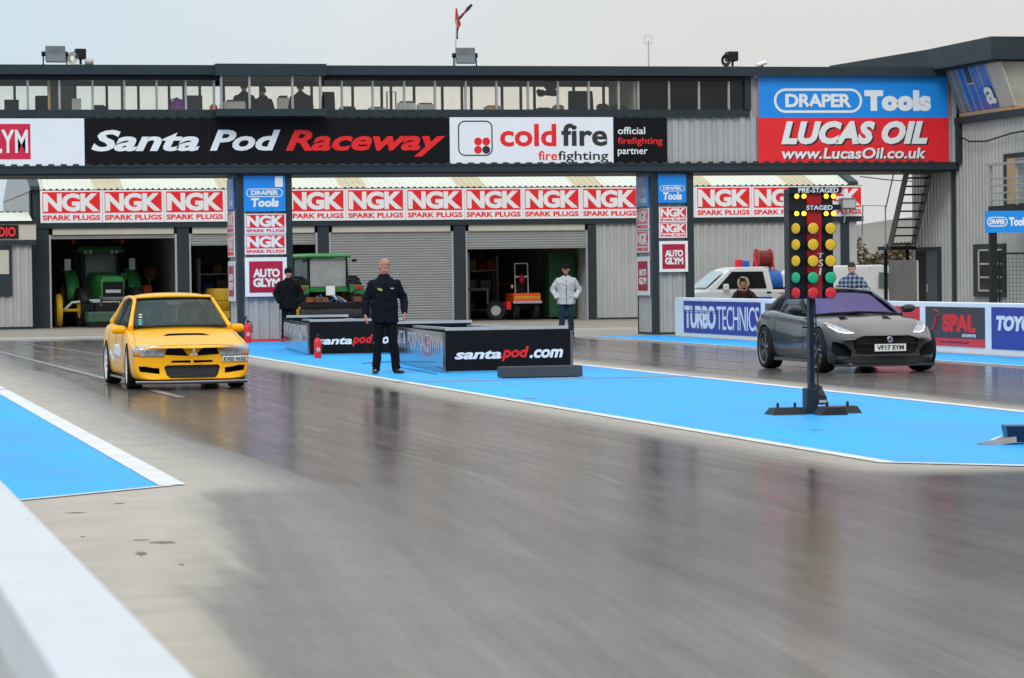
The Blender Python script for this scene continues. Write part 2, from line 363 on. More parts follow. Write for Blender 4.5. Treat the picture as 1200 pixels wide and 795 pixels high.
    rv = N('ShaderNodeMapRange'); rv.inputs['From Min'].default_value = .35; rv.inputs['From Max'].default_value = .7; rv.inputs['To Min'].default_value = .21; rv.inputs['To Max'].default_value = .06; ln(math_('ADD', math_('MULTIPLY', skew, .45), math_('MULTIPLY', lines.outputs['Fac'], .55)), rv.inputs['Value']); ln(rv.outputs[0], rg.inputs[3])
    ln(rg.outputs[0], b.inputs['Roughness'])
    bp = N('ShaderNodeBump'); bp.inputs['Strength'].default_value = 0.08; bp.inputs['Distance'].default_value = .004
    ln(noise(60, (1, .5, 1), 3), bp.inputs['Height']); ln(bp.outputs[0], b.inputs['Normal'])
    b.inputs['Specular IOR Level'].default_value = .42
    # the water film is patchy: between wet patches the open tarmac shows
    df = N('ShaderNodeBsdfDiffuse'); ln(m2.outputs[2], df.inputs['Color'])
    wr = N('ShaderNodeMapRange', interpolation_type='SMOOTHSTEP'); wr.inputs['From Min'].default_value = 8; wr.inputs['From Max'].default_value = 42; wr.inputs['To Min'].default_value = .66; wr.inputs['To Max'].default_value = .86; ln(Y, wr.inputs['Value'])
    pw = N('ShaderNodeMapRange'); pw.inputs['From Min'].default_value = .35; pw.inputs['From Max'].default_value = .68; pw.inputs['To Min'].default_value = .88; pw.inputs['To Max'].default_value = 1.12; ln(math_('ADD', math_('MULTIPLY', st2, .5), math_('MULTIPLY', lines.outputs['Fac'], .5)), pw.inputs['Value'])
    wet = math_('MINIMUM', math_('MULTIPLY', wr.outputs[0], pw.outputs[0]), 1.0)
    mxs = N('ShaderNodeMixShader'); ln(wet, mxs.inputs[0]); ln(df.outputs[0], mxs.inputs[1]); ln(b.outputs[0], mxs.inputs[2])
    ln(mxs.outputs[0], t.nodes['Material Output'].inputs['Surface'])
    return m
MT['track'] = track_mat()
MT['ground'] = mat('yard_concrete', (0.25, 0.215, 0.17), 0.75, var=0.2, scale=0.25, dirt=0.25)
MT['bluepaint'] = mat('blue_floor_paint', (0.028, 0.385, 0.86), 0.5, var=0.12, scale=0.8, dirt=0.16, bump=0.15, bscale=40, stretch=(1, .3, 1), spec=.12)
MT['whiteline'] = mat('white_line_paint', (0.72, 0.71, 0.69), 0.5, var=0.1, dirt=0.3, scale=1.5)
MT['jointmat'] = mat('joint_filler', (0.30, 0.27, 0.225), 0.6, var=0.15)
MT['paleline'] = mat('worn_joint_line', (0.22, 0.21, 0.20), 0.35, var=0.3, scale=1.0)
MT['hill'] = mat('haze_paled_hill', (0.21, 0.185, 0.16), 0.9, var=0.25, scale=.02)  # winter field tone, with distance haze painted in as a paler colour

struct(MB().sheet([(-3000, -200), (3000, -200), (3000, 4000), (-3000, 4000)], 0).build('ground', 'ground'))
struct(MB().sheet([(-6, -5), (40, -5), (40, 84), (-6, 84)], .004).build('track', 'track'))
YF = 73.2
struct(MB().sheet([(-4, 16.9), (2.56, 23.02), (2.56, 75), (-4, 75)], .008).build('blue_paving', 'bluepaint'))
struct(MB().sheet([(8.5, 23.46), (9.34, 22.66), (12.76, 19.4), (12.76, YF), (8.5, YF)], .008).build('blue_paving', 'bluepaint'))
struct(MB().sheet([(18.7, 30), (20.42, 30), (20.42, 73.2), (18.7, 73.2)], .008).build('blue_paving', 'bluepaint'))
def line(pts, w=.12, m='whiteline', name='white_line', z=.012):
    mb = MB(); n = len(pts); L_, R_ = [], []
    for i, p in enumerate(pts):
        a = Vector(pts[max(i-1, 0)]); c = Vector(pts[min(i+1, n-1)]); d = (c - a).normalized(); q = Vector((-d.y, d.x))
        if 0 < i < n - 1:
            d1 = (Vector(p) - a).normalized(); q1 = Vector((-d1.y, d1.x)); k = 1 / max(.5, q.dot(q1))
        else: k = 1
        L_.append(Vector(p) + q * w/2*k); R_.append(Vector(p) - q * w/2*k)
    vs = [(p.x, p.y, z) for p in L_] + [(p.x, p.y, z) for p in R_]
    mb.add(vs, [(i, n+i, n+i+1, i+1) for i in range(n-1)])
    return struct(mb.build(name, m))
line([(-2, 18.72), (2.66, 23.07)], .075)
line([(2.665, 23.09), (2.665, 75)], .21, z=.0125)
line([(8.48, YF), (8.48, 44.12)], .15); line([(8.48, 43.86), (8.48, 23.44), (9.30, 22.62), (12.8, 19.28)], .14)
line([(12.78, YF), (12.78, 44.12)], .16); line([(12.78, 43.86), (12.78, 19.3)], .16, z=.013)
line([(18.68, 30), (18.68, 73.2)], .10)
line([(8.35, 43.99), (13.0, 43.99)], .26, 'jointmat', 'track_joint', .012)
line([(0, 44.2), (2.8, 44.2)], .2, 'jointmat', 'track_joint', .0135)
line([(5.17, 76), (5.9, 63.5), (6.9, 48)], .07, 'paleline', 'track_joint', .009)
line([(3.9, 75), (4.53, 48.8), (4.75, 40)], .13, 'paleline', 'track_joint', .0095)
for xx in (14.3, 15.7, 17.1): line([(xx, 76), (xx - .12, 46)], .05, 'paleline', 'track_joint', .009)
# scuffs and rubber flecks on the concrete
MT['scuff'] = mat('rubber_scuff', (0.15, 0.13, 0.11), 0.7, var=.4, scale=20)
random.seed(11)
def scuff(px, py, lx, ly, z=.0065):
    q = G(px, py); pts = []
    for k in range(18):
        a = 2*PI*k/18; r = random.uniform(.45, 1.0); pts.append((q.x + lx*math.cos(a)*r, q.y + ly*math.sin(a)*r))
    struct(MB().sheet(pts, z).build('rubber_mark', 'scuff'))
for px, py, lx, ly in ((190, 637, .09, .10), (165, 634, .07, .04), (165, 650, .035, .16), (97, 630, .02, .04), (213, 663, .02, .04), (140, 591, .06, .05), (88, 602, .08, .05), (620, 468, .12, .12), (955, 505, .10, .07)):
    scuff(px, py, lx, ly, .0065 if px < 600 else .0095)
# far hills seen right of the workshop
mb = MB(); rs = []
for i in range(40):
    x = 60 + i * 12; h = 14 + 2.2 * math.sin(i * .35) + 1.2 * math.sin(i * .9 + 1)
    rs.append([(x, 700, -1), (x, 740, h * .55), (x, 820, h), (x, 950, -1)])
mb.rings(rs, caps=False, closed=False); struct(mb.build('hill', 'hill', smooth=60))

# helper for toothed flashings
def comb(x0, x1, y0, y1, za, zb_, zc, p=.29):       # toothed flashing: teeth from zb_ to zc (either way) on a strip za..zb_
    poly = [(x0, za)]; xx = x0; top = []
    while xx < x1 - p: top += [(xx, zc), (xx + p*.48, zc), (xx + p*.48, zb_), (xx + p, zb_)]; xx += p
    return MB().prism([(x0, za)] + top + [(xx, za)], y0, y1)

# ------------------------------------------------------------------ workshop building behind the start line
BY = 99.0; BX0, BX1 = 7.32, 34.75; EAVE = 3.32
ws = thing('workshop_building', 'long grey metal workshop with cream ribbed roof and roller shutter doors behind the gantry', 'building', (0, 0, 0))
DOORS = [(7.60, 11.69), (12.08, 16.28), (16.65, 20.80), (21.20, 25.36)]
mb = MB()
edges = [7.0] + [v for d in DOORS for v in d] + [25.64]
cols = [(7.0, 7.60), (11.69, 12.08), (16.28, 16.65), (20.80, 21.20), (25.36, 25.64)]
for a, b_ in cols:
    mb2 = MB(); mb2.box(a, b_, BY - .06, BY + .24, 0, 3.32); mb2.build('column', 'slate', ws)
mb = MB(); mb.box(7.0, 35.0, BY - .10, BY + .16, 3.19, 3.36); mb.build('door_lintel', 'slate', ws)
for a, b_ in DOORS:
    MB().box(a + .12, b_ - .1, BY - .03, BY + .12, 2.98, 3.185).build('shutter_housing', 'beige', ws)
mb = corr(MB(), 25.64, 34.2, 0.05, 3.19, BY); mb.build('front_wall', 'clad', ws)
MB().box(34.2, 34.5, BY - .05, BY + .2, 0, 3.19).build('column', 'slate', ws)
MB().box(34.5, 34.78, BY - .02, BY + .2, 0, 3.19).build('corner_trim', 'clad', ws)
MB().box(25.64, 34.2, BY - .02, BY + .02, 0, .06).build('base_flashing', 'slate', ws)
MB().box(7.0, 35.0, BY + .0, BY + .16, 3.36, 4.42).build('fascia', 'slate', ws)
# shell: side walls, back wall, roof
corr(MB(), BY, BY + 14, 0, 4.4, 7.05, axis='y').build('side_wall', 'clad', ws)
corr(MB(), BY + .2, BY + 14, 0, 4.4, 34.78, axis='y').build('side_wall', 'clad', ws)
corr(MB(), 7.05, 34.78, 0, 4.4, BY + 14).build('back_wall', 'interior', ws)
for xx in (11.9, 21.0, 25.5):
    corr(MB(), BY + .3, BY + 14, 0, 4.4, xx, axis='y').build('partition_wall', 'interior', ws)
MB().box(7.05, 34.78, BY + .3, BY + 14, 4.36, 4.40).build('ceiling', 'interior', ws)
struct(MB().sheet([(7.1, BY + .1), (34.7, BY + .1), (34.7, BY + 14), (7.1, BY + 14)], .004).build('workshop_floor', 'concrete'))
# cream roof slope with yellowed rooflights
SL = 0.30
def slope_strip(x0, x1):
    mb = MB(); p = 0.2; xs = []
    x = x0
    while x < x1 - 1e-6:
        for fx, dz in ((0, 0), (.5, 0), (.62, .035), (.88, .035)):
            if x + fx*p < x1: xs.append((x + fx*p, dz))
        x += p
    xs.append((x1, 0)); n = len(xs)
    y0, y1 = BY - .12, BY + 7.2; z0 = 4.42
    return mb.add([(a, y0, z0 + d) for a, d in xs] + [(a, y1, z0 + SL*(y1-y0) + d) for a, d in xs], [(i, i+1, n+i+1, n+i) for i in range(n-1)])
lights = [(9.05, 9.98), (13.05, 13.95), (17.05, 17.95), (20.95, 21.9), (24.9, 25.9), (28.8, 29.7), (32.3, 33.3)]
x = 7.32
for a, b_ in lights:
    slope_strip(x, a).build('roof', 'cream', ws); slope_strip(a, b_).build('rooflight', 'rooflight', ws); x = b_
slope_strip(x, 34.5).build('roof', 'cream', ws)
y1 = BY + 7.2
MB().prism([(BY - .14, 4.42), (BY - .14, 4.54), (y1, 4.54 + SL*(y1 - BY + .12)), (y1, 4.42 + SL*(y1 - BY + .12))], 34.5, 34.8, 'x').build('barge_board', 'slate', ws)
MB().prism([(BY - .14, 4.42), (BY - .14, 4.54), (y1, 4.54 + SL*(y1 - BY + .12)), (y1, 4.42 + SL*(y1 - BY + .12))], 7.02, 7.32, 'x').build('barge_board', 'slate', ws)
MB().prism([(BY, 4.40), (y1, 4.4 + SL*(y1-BY)), (y1 + 7, 4.40)], 34.72, 34.76, 'x').build('gable_wall', 'clad', ws)
MB().prism([(BY, 3.3), (BY, 4.40), (y1, 4.4 + SL*(y1-BY)), (y1 + 7, 4.40)], 7.06, 7.1, 'x').build('gable_wall', 'clad', ws)
mb = MB(); mb.add([(7.1, y1, 4.42 + SL*7.32), (34.7, y1, 4.42 + SL*7.32), (34.7, y1 + 7, 4.4), (7.1, y1 + 7, 4.4)], [(0, 1, 2, 3)]); mb.build('rear_roof', 'cream', ws)
def shutter(x0, x1, z0):
    prof = []; z = z0
    while z < 2.98:
        prof += [(0.0, z), (-.022, z + .025), (-.022, z + .055), (0, z + .075)]; z += .085
    prof = [p for p in prof if p[1] <= 2.985]
    mb = MB(); n = len(prof)
    mb.add([(x0, BY + .05 + a, z) for a, z in prof] + [(x1, BY + .05 + a, z) for a, z in prof], [(i, i+1, n+i+1, n+i) for i in range(n-1)])
    mb.box(x0, x1, BY + .03, BY + .07, z0 - .03, z0)
    return mb
for (a, b_), z in zip(DOORS, (2.88, 2.63, .03, 2.42)):
    sh = shutter(a + .06, b_ - .06, z).build('roller_shutter', 'shutter', ws)
    for xx in (a, b_ - .06): MB().box(xx, xx + .06, BY - .01, BY + .11, 0, 2.98).build('guide_rail', 'alu', sh)

# spark plug fascia signs
def sign_root(label, loc, rz=0, group=None, name='advert_board', cat='sign'):
    return thing(name, label, cat, loc, rz, group)
def ngk(root, w, h, t=.03):
    MB().box(-w/2, w/2, 0, t, 0, h).build('board', 'white', root)
    a = w/2 - .035*w; z0 = h*.30; z1 = h*.955
    MB().box(-a, a, -.004, 0, z0, z1).build('red_field', 'red', root)
    text('NGK', root, -a + .012*w, a - .012*w, z0 + .045*h, z1 - .045*h, -.005, 'text_white', bold=.045, space=.93)
    text('SPARK PLUGS', root, -a, a, h*.075, h*.235, -.001, 'text_red', bold=.035)
sroot = sign_root('red and white spark plug sign at the left end of the workshop fascia', (7.33 + .99, BY - .13, 3.365), group='spark plug signs along the workshop fascia', name='spark_plug_sign')
ngk(sroot, 1.965, 1.03)
where = ['above the front-on tractor', 'above the post between the two left bays', 'half hidden by the left gantry leg', 'just right of the left gantry leg', 'above the left half of the closed shutter', 'above the right half of the closed shutter', 'above the left half of the open bay', 'above the orange machine in its bay', 'above the right edge of the open bay', 'half hidden by the right gantry leg', 'just right of the right gantry leg', 'half hidden behind the start lights', 'at the right end of the workshop fascia']
for k in range(1, 14):
    dup(sroot, (7.33 + .99 + k*1.975, BY - .13, 3.365), label='red and white spark plug sign ' + where[k-1])

# ------------------------------------------------------------------ low building at the far left
lb = thing('timing_office', 'low grey ribbed office with a red lettered display board at the far left', 'building', (0, 0, 0))
LY = 98.0
corr(MB(), 1.0, 6.98, 0.05, 2.75, LY).build('front_wall', 'clad', lb)
MB().box(.9, 7.12, LY - .12, LY + .05, 2.66, 2.82).build('lower_trim', 'slate', lb)
MB().box(.9, 7.14, LY - .12, LY + .05, 3.32, 3.42).build('upper_trim', 'slate', lb)
MB().box(.9, 7.12, LY - .08, LY + .03, 2.82, 3.32).build('fascia', 'beige', lb)
mb = MB(); mb.add([(.9, LY - .2, 3.42), (7.0, LY - .2, 3.42), (7.0, LY + 1.5, 3.72), (.9, LY + 1.5, 3.72)], [(0, 1, 2, 3)]); mb.build('roof', 'cream', lb)
comb(.9, 7.0, LY + 1.49, LY + 1.52, 3.66, 3.70, 3.76, .2).build('ridge_flashing', 'slate', lb)
MB().box(1, 6.98, LY, LY + .02, 0, .08).build('base_flashing', 'slate', lb)
wf = MB().box(4.9, 6.36, LY - .06, LY + .03, 1.05, 2.62).build('window', 'slate', lb)
MB().box(5.0, 6.26, LY - .075, LY - .061, 1.75, 2.5).build('blind', 'beige', wf)
ds = thing('display_board', 'black display board with red lettering on the low office fascia', 'sign', (5.55, LY - .082, 2.86))
MB().box(-1.02, 1.02, -.03, 0, 0, .43).build('board', 'blackmetal', ds)
MT['led'] = mat('red_led', (0.5, .02, .02), .4, emit=(1, .03, .03), es=.45)
text('RADIO', ds, .02, .93, .07, .37, -.032, 'led', bold=.02)

# ------------------------------------------------------------------ control gantry across the strip
GY = 73.4; GD = 2.6; GX0, GX1 = 1.0, 28.5
gt = thing('control_gantry', 'long elevated control gantry with glazed cabin spanning both lanes on ribbed legs', 'building', (0, 0, 0))
MB().box(GX0, GX1, GY - .05, GY + GD, 4.02, 4.13).build('underside', 'slate', gt)
MB().box(GX0, GX1, GY - .12, GY - .051, 4.06, 4.25).build('bottom_flange', 'slate', gt)
corr(MB(), GX0, GX1, 4.25, 5.40, GY - .02, pitch=.29, d=.05).build('front_cladding', 'clad', gt)
corr(MB(), GX0, GX1, 4.13, 5.40, GY + GD, pitch=.29).build('rear_cladding', 'clad', gt)
corr(MB(), 22.95, GX1, 5.40, 6.42, GY - .02, pitch=.29, d=.05).build('end_cladding', 'clad', gt)
MB().box(GX0, 23.0, GY - .07, GY + .1, 5.40, 5.58).build('sill', 'slate', gt)
MB().box(GX0, 23.0, GY + GD - .1, GY + GD + .05, 5.40, 5.56).build('rear_sill', 'slate', gt)
MB().box(GX0, 22.98, GY + .1, GY + GD - .1, 5.30, 5.38).build('cabin_floor', 'concrete', gt)
MB().box(GX0, GX1, GY - .28, GY + GD + .2, 6.46, 6.63).build('roof', 'slate', gt)
MB().box(GX0, 9.60, GY - .30, GY - .281, 6.40, 6.62).build('gutter', 'slate', gt)
MB().box(12.22, GX1, GY - .30, GY - .281, 6.40, 6.62).build('gutter', 'slate', gt)
MB().box(GX0, 23.0, GY - .06, GY + .12, 6.28, 6.459).build('window_head', 'blackmetal', gt)
MB().box(GX0, 23.0, GY + GD - .1, GY + GD + .05, 6.30, 6.459).build('rear_window_head', 'blackmetal', gt)
MB().box(22.86, 23.02, GY - .11, GY + .1, 5.581, 6.459).build('cabin_end_post', 'slate', gt)
MB().box(22.8, 22.95, GY + .1, GY + GD, 5.4, 6.459).build('end_wall', 'interior', gt)
MB().box(23.0, 28.3, GY - .09, GY - .03, 6.40, 6.459).build('end_head', 'slate', gt)
MB().box(28.32, 28.52, GY - .1, GY + .2, 4.13, 6.46).build('end_post', 'clad', gt)
# corner bracket row under the sill
comb(GX0, 22.9, GY - .085, GY - .071, 5.45, 5.40, 5.362).build('sill_flashing', 'slate', gt)
comb(23.1, 28.2, GY - .108, GY - .094, 6.44, 6.40, 6.36).build('head_flashing', 'beige', gt)
comb(GX0, 28.2, GY - .138, GY - .124, 4.21, 4.25, 4.288).build('flange_flashing', 'slate', gt)
# glazing: each window its own frame and pane
MT['mullion'] = mat('window_mullion', (0.36, 0.36, 0.35), 0.4, metal=.3)
MT['rearmull'] = mat('rear_mullion', (0.06, 0.065, 0.07), 0.5)
bay = (9.60, 12.22)        # the part that steps forward
fx = [1.0, 1.75, 2.5, 3.25, 4.0, 4.75, 5.50, 6.24, 6.98, 7.72, 8.46, 9.16, 9.72, 10.46, 11.52, 12.12, 12.86, 13.60, 14.37, 15.14, 15.88, 16.63, 17.37, 18.12, 18.86, 19.61, 20.30, 21.06, 21.80, 22.52]
def px2x(px): return W(px, 110, GY).x
fx = [1.0, 1.8, 2.6, 3.4, 4.2] + [px2x(p) for p in (33, 70, 109, 146, 184, 218)] + [9.62]
for a, b_ in zip(fx[:-1], fx[1:]):
    f_ = MB().box(b_ - .035, b_ + .015, GY - .05, GY + .04, 5.581, 6.279).build('window', 'mullion', gt)
    MB().box(a + .02, b_ - .04, GY - .004, GY + .004, 5.581, 6.279).build('pane', 'pane', f_)
bx = [px2x(p) for p in (256, 289, 339, 371)]
MB().box(9.58, 12.24, GY - .62, GY - .10, 5.40, 5.57).build('bay_sill', 'slate', gt)
MB().box(9.58, 12.24, GY - .66, GY - .301, 6.36, 6.64).build('bay_roof', 'slate', gt)
for a, b_ in zip(bx[:-1], bx[1:]):
    f_ = MB().box(b_ - .035, b_ + .015, GY - .58, GY - .52, 5.571, 6.359).build('window', 'mullion', gt)
    MB().box(a + .02, b_ - .04, GY - .554, GY - .546, 5.571, 6.359).build('pane', 'pane', f_)
f_ = MB().box(bx[0] - .03, bx[0] + .02, GY - .58, GY - .52, 5.571, 6.359).build('window', 'mullion', gt)
MB().box(bx[0] - .006, bx[0] + .006, GY - .51, GY - .12, 5.571, 6.359).build('pane', 'pane', f_)
f_ = MB().box(12.16, 12.2, GY - .14, GY - .11, 5.571, 6.359).build('window', 'mullion', gt)
MB().box(12.15, 12.162, GY - .51, GY - .15, 5.571, 6.359).build('pane', 'pane', f_)
fx = [12.26] + [px2x(p) for p in (401, 437, 474, 510, 546, 582, 619, 654, 690, 725, 748)]
for a, b_ in zip(fx[:-1], fx[1:]):
    f_ = MB().box(b_ - .035, b_ + .015, GY - .05, GY + .04, 5.581, 6.279).build('window', 'mullion', gt)
    MB().box(a + .02, b_ - .04, GY - .004, GY + .004, 5.581, 6.279).build('pane', 'pane', f_)
fx = [px2x(p) for p in (748, 784, 819, 854, 877)]
for a, b_ in zip(fx[:-1], fx[1:]):
    f_ = MB().box(b_ - .035, b_ + .015, GY - .05, GY + .04, 5.581, 6.279).build('window', 'mullion', gt)
    MB().box(a + .02, b_ - .04, GY - .004, GY + .004, 5.581, 6.279).build('blacked_out_pane', 'darkpane', f_)
MB().box(fx[0] - .1, fx[0], GY + .1, GY + GD - .1, 5.38, 6.459).build('partition', 'interior', gt)
rx = [1.0, 2.0, 3.0, 4.0] + [W(p, 110, GY + GD).x for p in (17, 57, 88, 125, 143, 162, 198, 215, 234, 262, 305, 365, 413, 447, 458, 485, 518, 541, 552, 588, 610, 626, 672, 707, 728, 746)]
for i, (a, b_) in enumerate(zip(rx[:-1], rx[1:])):
    f_ = MB().box(b_ - .03, b_ + .03, GY + GD - .06, GY + GD + .02, 5.561, 6.299).build('rear_window', 'rearmull', gt)
    if i in (5,): MB().box(a + .03, b_ - .03, GY + GD - .03, GY + GD - .01, 5.561, 6.299).build('blind', 'interior', f_)
    else: MB().box(a + .03, b_ - .03, GY + GD - .026, GY + GD - .02, 5.561, 6.299).build('pane', 'pane', f_)
# legs
for (xl, xs, xr) in ((9.93, 10.13, 11.48), (1.2, 1.4, 2.2), (20.23, 20.5, 21.56)):
    if xl < 5: continue
    yb = GY + 1.55
    lg = MB(); lg.box(xs, xs + .15, GY + .1, GY + .3, 0, 4.02); lg.box(xr - .2, xr, GY + .1, GY + .3, 0, 4.02)
    lg.box(xs, xr, GY + .2, yb, 0, .06)
    lgo = lg.build('leg', 'slate', gt)
    corr(MB(), xs + .15, xr - .2, .06, 4.02, GY + .2, pitch=.25).build('leg_cladding', 'clad', lgo)
    corr(MB(), GY + .3, yb, .06, 4.02, xs + .02, axis='y', pitch=.25, d=.03).build('leg_side_cladding', 'clad', lgo)
    corr(MB(), GY + .3, yb, .06, 4.02, xr - .03, axis='y', pitch=.25, d=.02).build('leg_side_cladding', 'clad', lgo)
    MB().box(xs, xr, yb, yb + .05, 0, 4.02).build('leg_rear', 'slate', lgo)

# ------------------------------------------------------------------ control tower on the right
tw = thing('control_tower', 'grey ribbed control tower with slanted glazed cab and dark flat roof on the right', 'building', (0, 0, 0))
TX = 28.5; TY0, TY1 = 62.0, 76.7
corr(MB(), TY0, TY1, 0.05, 5.35, TX, axis='y', pitch=.22).build('side_wall', 'tclad', tw)
MB().box(TX + .05, 38, TY1 - .05, TY1, 0, 6.4).build('rear_wall', 'tclad', tw)
MB().box(TX + .05, 38, TY0, TY0 + .05, 0, 5.35).build('front_wall', 'tclad', tw)
MB().box(TX - .06, TX + .02, 73.55, 73.72, 0, 4.02).build('downpipe', 'slate', tw)
MB().box(TX - .12, TX + 9, 68.0, 73.35, 5.20, 5.36).build('ledge', 'slate', tw)
MB().box(TX - .10, TX + .05, 73.05, 73.38, 4.2, 5.36).build('corner_trim', 'slate', tw)
MB().box(TX - .06, 37.9, 69.75, 73.3, 5.37, 5.46).build('cab_sill', 'wood', tw)
# canted cab glazing on the left side: base at X=28.45, head at X=28.05
zb, zt = 5.47, 6.62
def cant(y0, y1, z0, z1, mname, name, parent=tw, off=0.0, th=.03):
    fxx = lambda z: TX - .03 - .42 * (z - zb) / (zt - zb) - off
    return MB().rings([[(fxx(z0), y0, z0), (fxx(z0) + th, y0, z0), (fxx(z1) + th, y0, z1), (fxx(z1), y0, z1)], [(fxx(z0), y1, z0), (fxx(z0) + th, y1, z0), (fxx(z1) + th, y1, z1), (fxx(z1), y1, z1)]]).build(name, mname, parent)
MT['cabglass'] = mat('cab_glass', (0.20, 0.21, 0.20), 0.12, var=.3)
MT['filmblue'] = mat('blue_window_film', (0.015, 0.14, 0.50), 0.25, var=.1)
MT['darkblue'] = mat('dark_opening', (0.01, 0.018, 0.05), 0.3)
MB().box(TX - .06, TX + .3, 73.1, 73.38, 5.36, 6.62).build('cab_end_post', 'slate', tw)
ymul = [73.1, 72.75, 72.35, 71.95, 71.5, 70.95, 70.4]
for i, (a, b_) in enumerate(zip(ymul[:-1], ymul[1:])):
    p_ = cant(b_, a, zb, zt, 'filmblue' if i >= 2 else 'cabglass', 'window')
    cant(b_ - .018, b_ + .018, zb, zt, 'alu', 'mullion', p_, .02)
    if i == 3:
        cant(b_ + .05, a - .05, 6.15, zt - .03, 'darkblue', 'opening', p_, .012); cant(b_, a, 6.11, 6.145, 'alu', 'transom', p_, .02)
cant(69.45, 70.37, zb, zt, 'beige', 'corner_post', off=.012)
MB().rings([[(TX - .03, 69.84, zb), (TX + 6, 69.84, zb), (TX + 6, 69.87, zb), (TX - .03, 69.87, zb)], [(TX - .45, 69.50, zt), (TX + 6, 69.50, zt), (TX + 6, 69.53, zt), (TX - .45, 69.53, zt)]]).build('front_glazing', 'beige', tw)
# the film carries one pale curled letter
em = text('a', tw, -.30, .30, 0, .44, 0, 'text_white', bold=.03, name='window_lettering')
em.rotation_euler = (R(20.0), 0, R(-90)); em.location = (TX - .115, 70.70, zb + .10)
MB().prism([(27.75, 69.2), (27.75, 73.5), (27.2, 79.5), (38, 79.5), (38, 69.2)], 6.56, 7.10, 'z').build('cab_roof', 'slate', tw)
MB().prism([(27.9, 69.4), (27.9, 73.4), (27.4, 79.2), (37.9, 79.2), (37.9, 69.4)], 6.52, 6.559, 'z').build('soffit', 'slate', tw)
MB().box(TX + .06, 37.9, 73.5, 76.6, 4.4, 6.57).build('upper_core', 'tclad', tw)
# door, window and opening in the side wall
dr = MB().box(TX - .06, TX + .05, 74.60, 76.35, 0, 2.12).build('door', 'slate', tw)
MB().box(TX - .075, TX - .061, 75.55, 76.25, .02, 2.0).build('door_gap', 'dark', dr)
MB().box(TX - .08, TX - .061, 74.72, 75.5, .05, 2.02).build('door_leaf', mat('door_blue_grey', (.06, .07, .085), .4), dr)
MB().box(TX - .11, TX - .081, 75.38, 75.42, .95, 1.15).build('door_handle', 'steel', dr)
wi = MB().box(TX - .06, TX + .05, 70.2, 72.25, .85, 2.15).build('window', 'slate', tw)
MB().box(TX - .072, TX - .061, 70.35, 71.85, .97, 2.03).build('pane', 'darkpane', wi)
for z in (1.0, 1.33, 1.66, 2.0): MB().box(TX - .085, TX - .0725, 70.33, 71.85, z - .02, z + .02).build('glazing_bar', 'beige', wi)
MB().box(TX - .085, TX - .0725, 71.80, 71.87, .99, 2.01).build('glazing_bar', 'beige', wi)
wi = MB().box(TX - .06, TX + .05, 67.4, 70.2, 3.02, 4.32).build('window', 'slate', tw)
MB().box(TX - .075, TX - .061, 69.45, 69.95, 3.1, 4.2).build('boarding', 'wood', wi)
MB().box(TX - .075, TX - .061, 67.6, 69.42, 3.1, 4.2).build('pane', 'cabglass', wi)
# balcony
bl = MB().box(27.4, TX - .07, 62.5, 68.6, 2.86, 3.02).build('balcony', 'blackmetal', tw)
rl = MB()
for y in (68.5, 66.9, 65.0): rl.box(27.42, 27.47, y, y + .05, 3.02, 3.98)
for z in (3.15, 3.32, 3.49, 3.66): rl.box(27.43, 27.46, 62.5, 68.58, z, z + .022)
rl.box(27.38, 27.5, 62.5, 68.7, 3.97, 4.03)
for z in (3.15, 3.32, 3.49, 3.66): rl.box(27.46, TX - .07, 68.54, 68.56, z, z + .022)
rl.build('railing', 'steel', bl)
mb = MB(); mb.tube([(TX - .09, 73.1, 4.9), (TX - .10, 72.3, 4.72), (TX - .10, 71.2, 4.68), (TX - .09, 69.6, 4.80), (TX - .09, 67.0, 4.85)], .02, 6); mb.build('cable', 'plastic', tw)

# ------------------------------------------------------------------ barrier walls
nw = thing('concrete_barrier', 'white painted barrier wall running close past the camera at lower left', 'wall', (0, 0, 0))
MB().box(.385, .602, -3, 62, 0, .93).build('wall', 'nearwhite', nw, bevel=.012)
MB().box(.38, .384, -3, 62, 0, .80).build('shaded_wall_face', mat('shaded_barrier_face', (.46, .45, .44), .6, var=.05, bump=.1), nw)  # thin greyer sheet: shade of the wall's camera side put into the colour
rw = MB().box(20.6, 20.85, 30, 71.93, 0, .935).build('concrete_barrier', 'wallwhite', None, bevel=.015)
tag(rw, 'white barrier wall with advertising boards along the right lane', 'wall')
# ------------------------------------------------------------------ signs on the gantry
class Board:                                   # a flat board seen square-on, laid out from its corners
    def __init__(s, name, label, px0, py0, px1, py1, Y, m, cat='sign', group=None, t=.03, split=None):
        a = W(px0, py1, Y); b = W(px1, py0, Y); s.Y = Y; s.xc = (a.x + b.x) / 2; s.z0 = a.z; s.w = b.x - a.x; s.h = b.z - a.z
        s.dz = (W(px1, py1, Y).z - a.z) / (px1 - px0); s.px0 = px0
        s.o = thing(name, label, cat, (s.xc, Y, s.z0), 0, group)
        if split is None: MB().box(-s.w/2, s.w/2, 0, t, 0, s.h).build('board', m, s.o)
    def p(s, px, py): q = W(px, py, s.Y); return q.x - s.xc, q.z - s.z0
    def txt(s, t_, px0, py0, px1, py1, m, shear=0, bold=0, name='lettering', space=1.0, y=-.001):
        pm = (px0 + px1) / 2; x0 = s.p(px0, py1)[0]; x1 = s.p(px1, py1)[0]; z0 = s.p(pm, py1)[1]; z1 = s.p(pm, py0)[1]
        return text(t_, s.o, x0, x1, z0, z1, y, m, shear, bold, name=name, space=space)
    def rect(s, px0, py0, px1, py1, m, name, y0=-.006, y1=0):
        pm = (px0 + px1)/2
        return MB().box(s.p(px0, py1)[0], s.p(px1, py1)[0], y0, y1, s.p(pm, py1)[1], s.p(pm, py0)[1]).build(name, m, s.o)
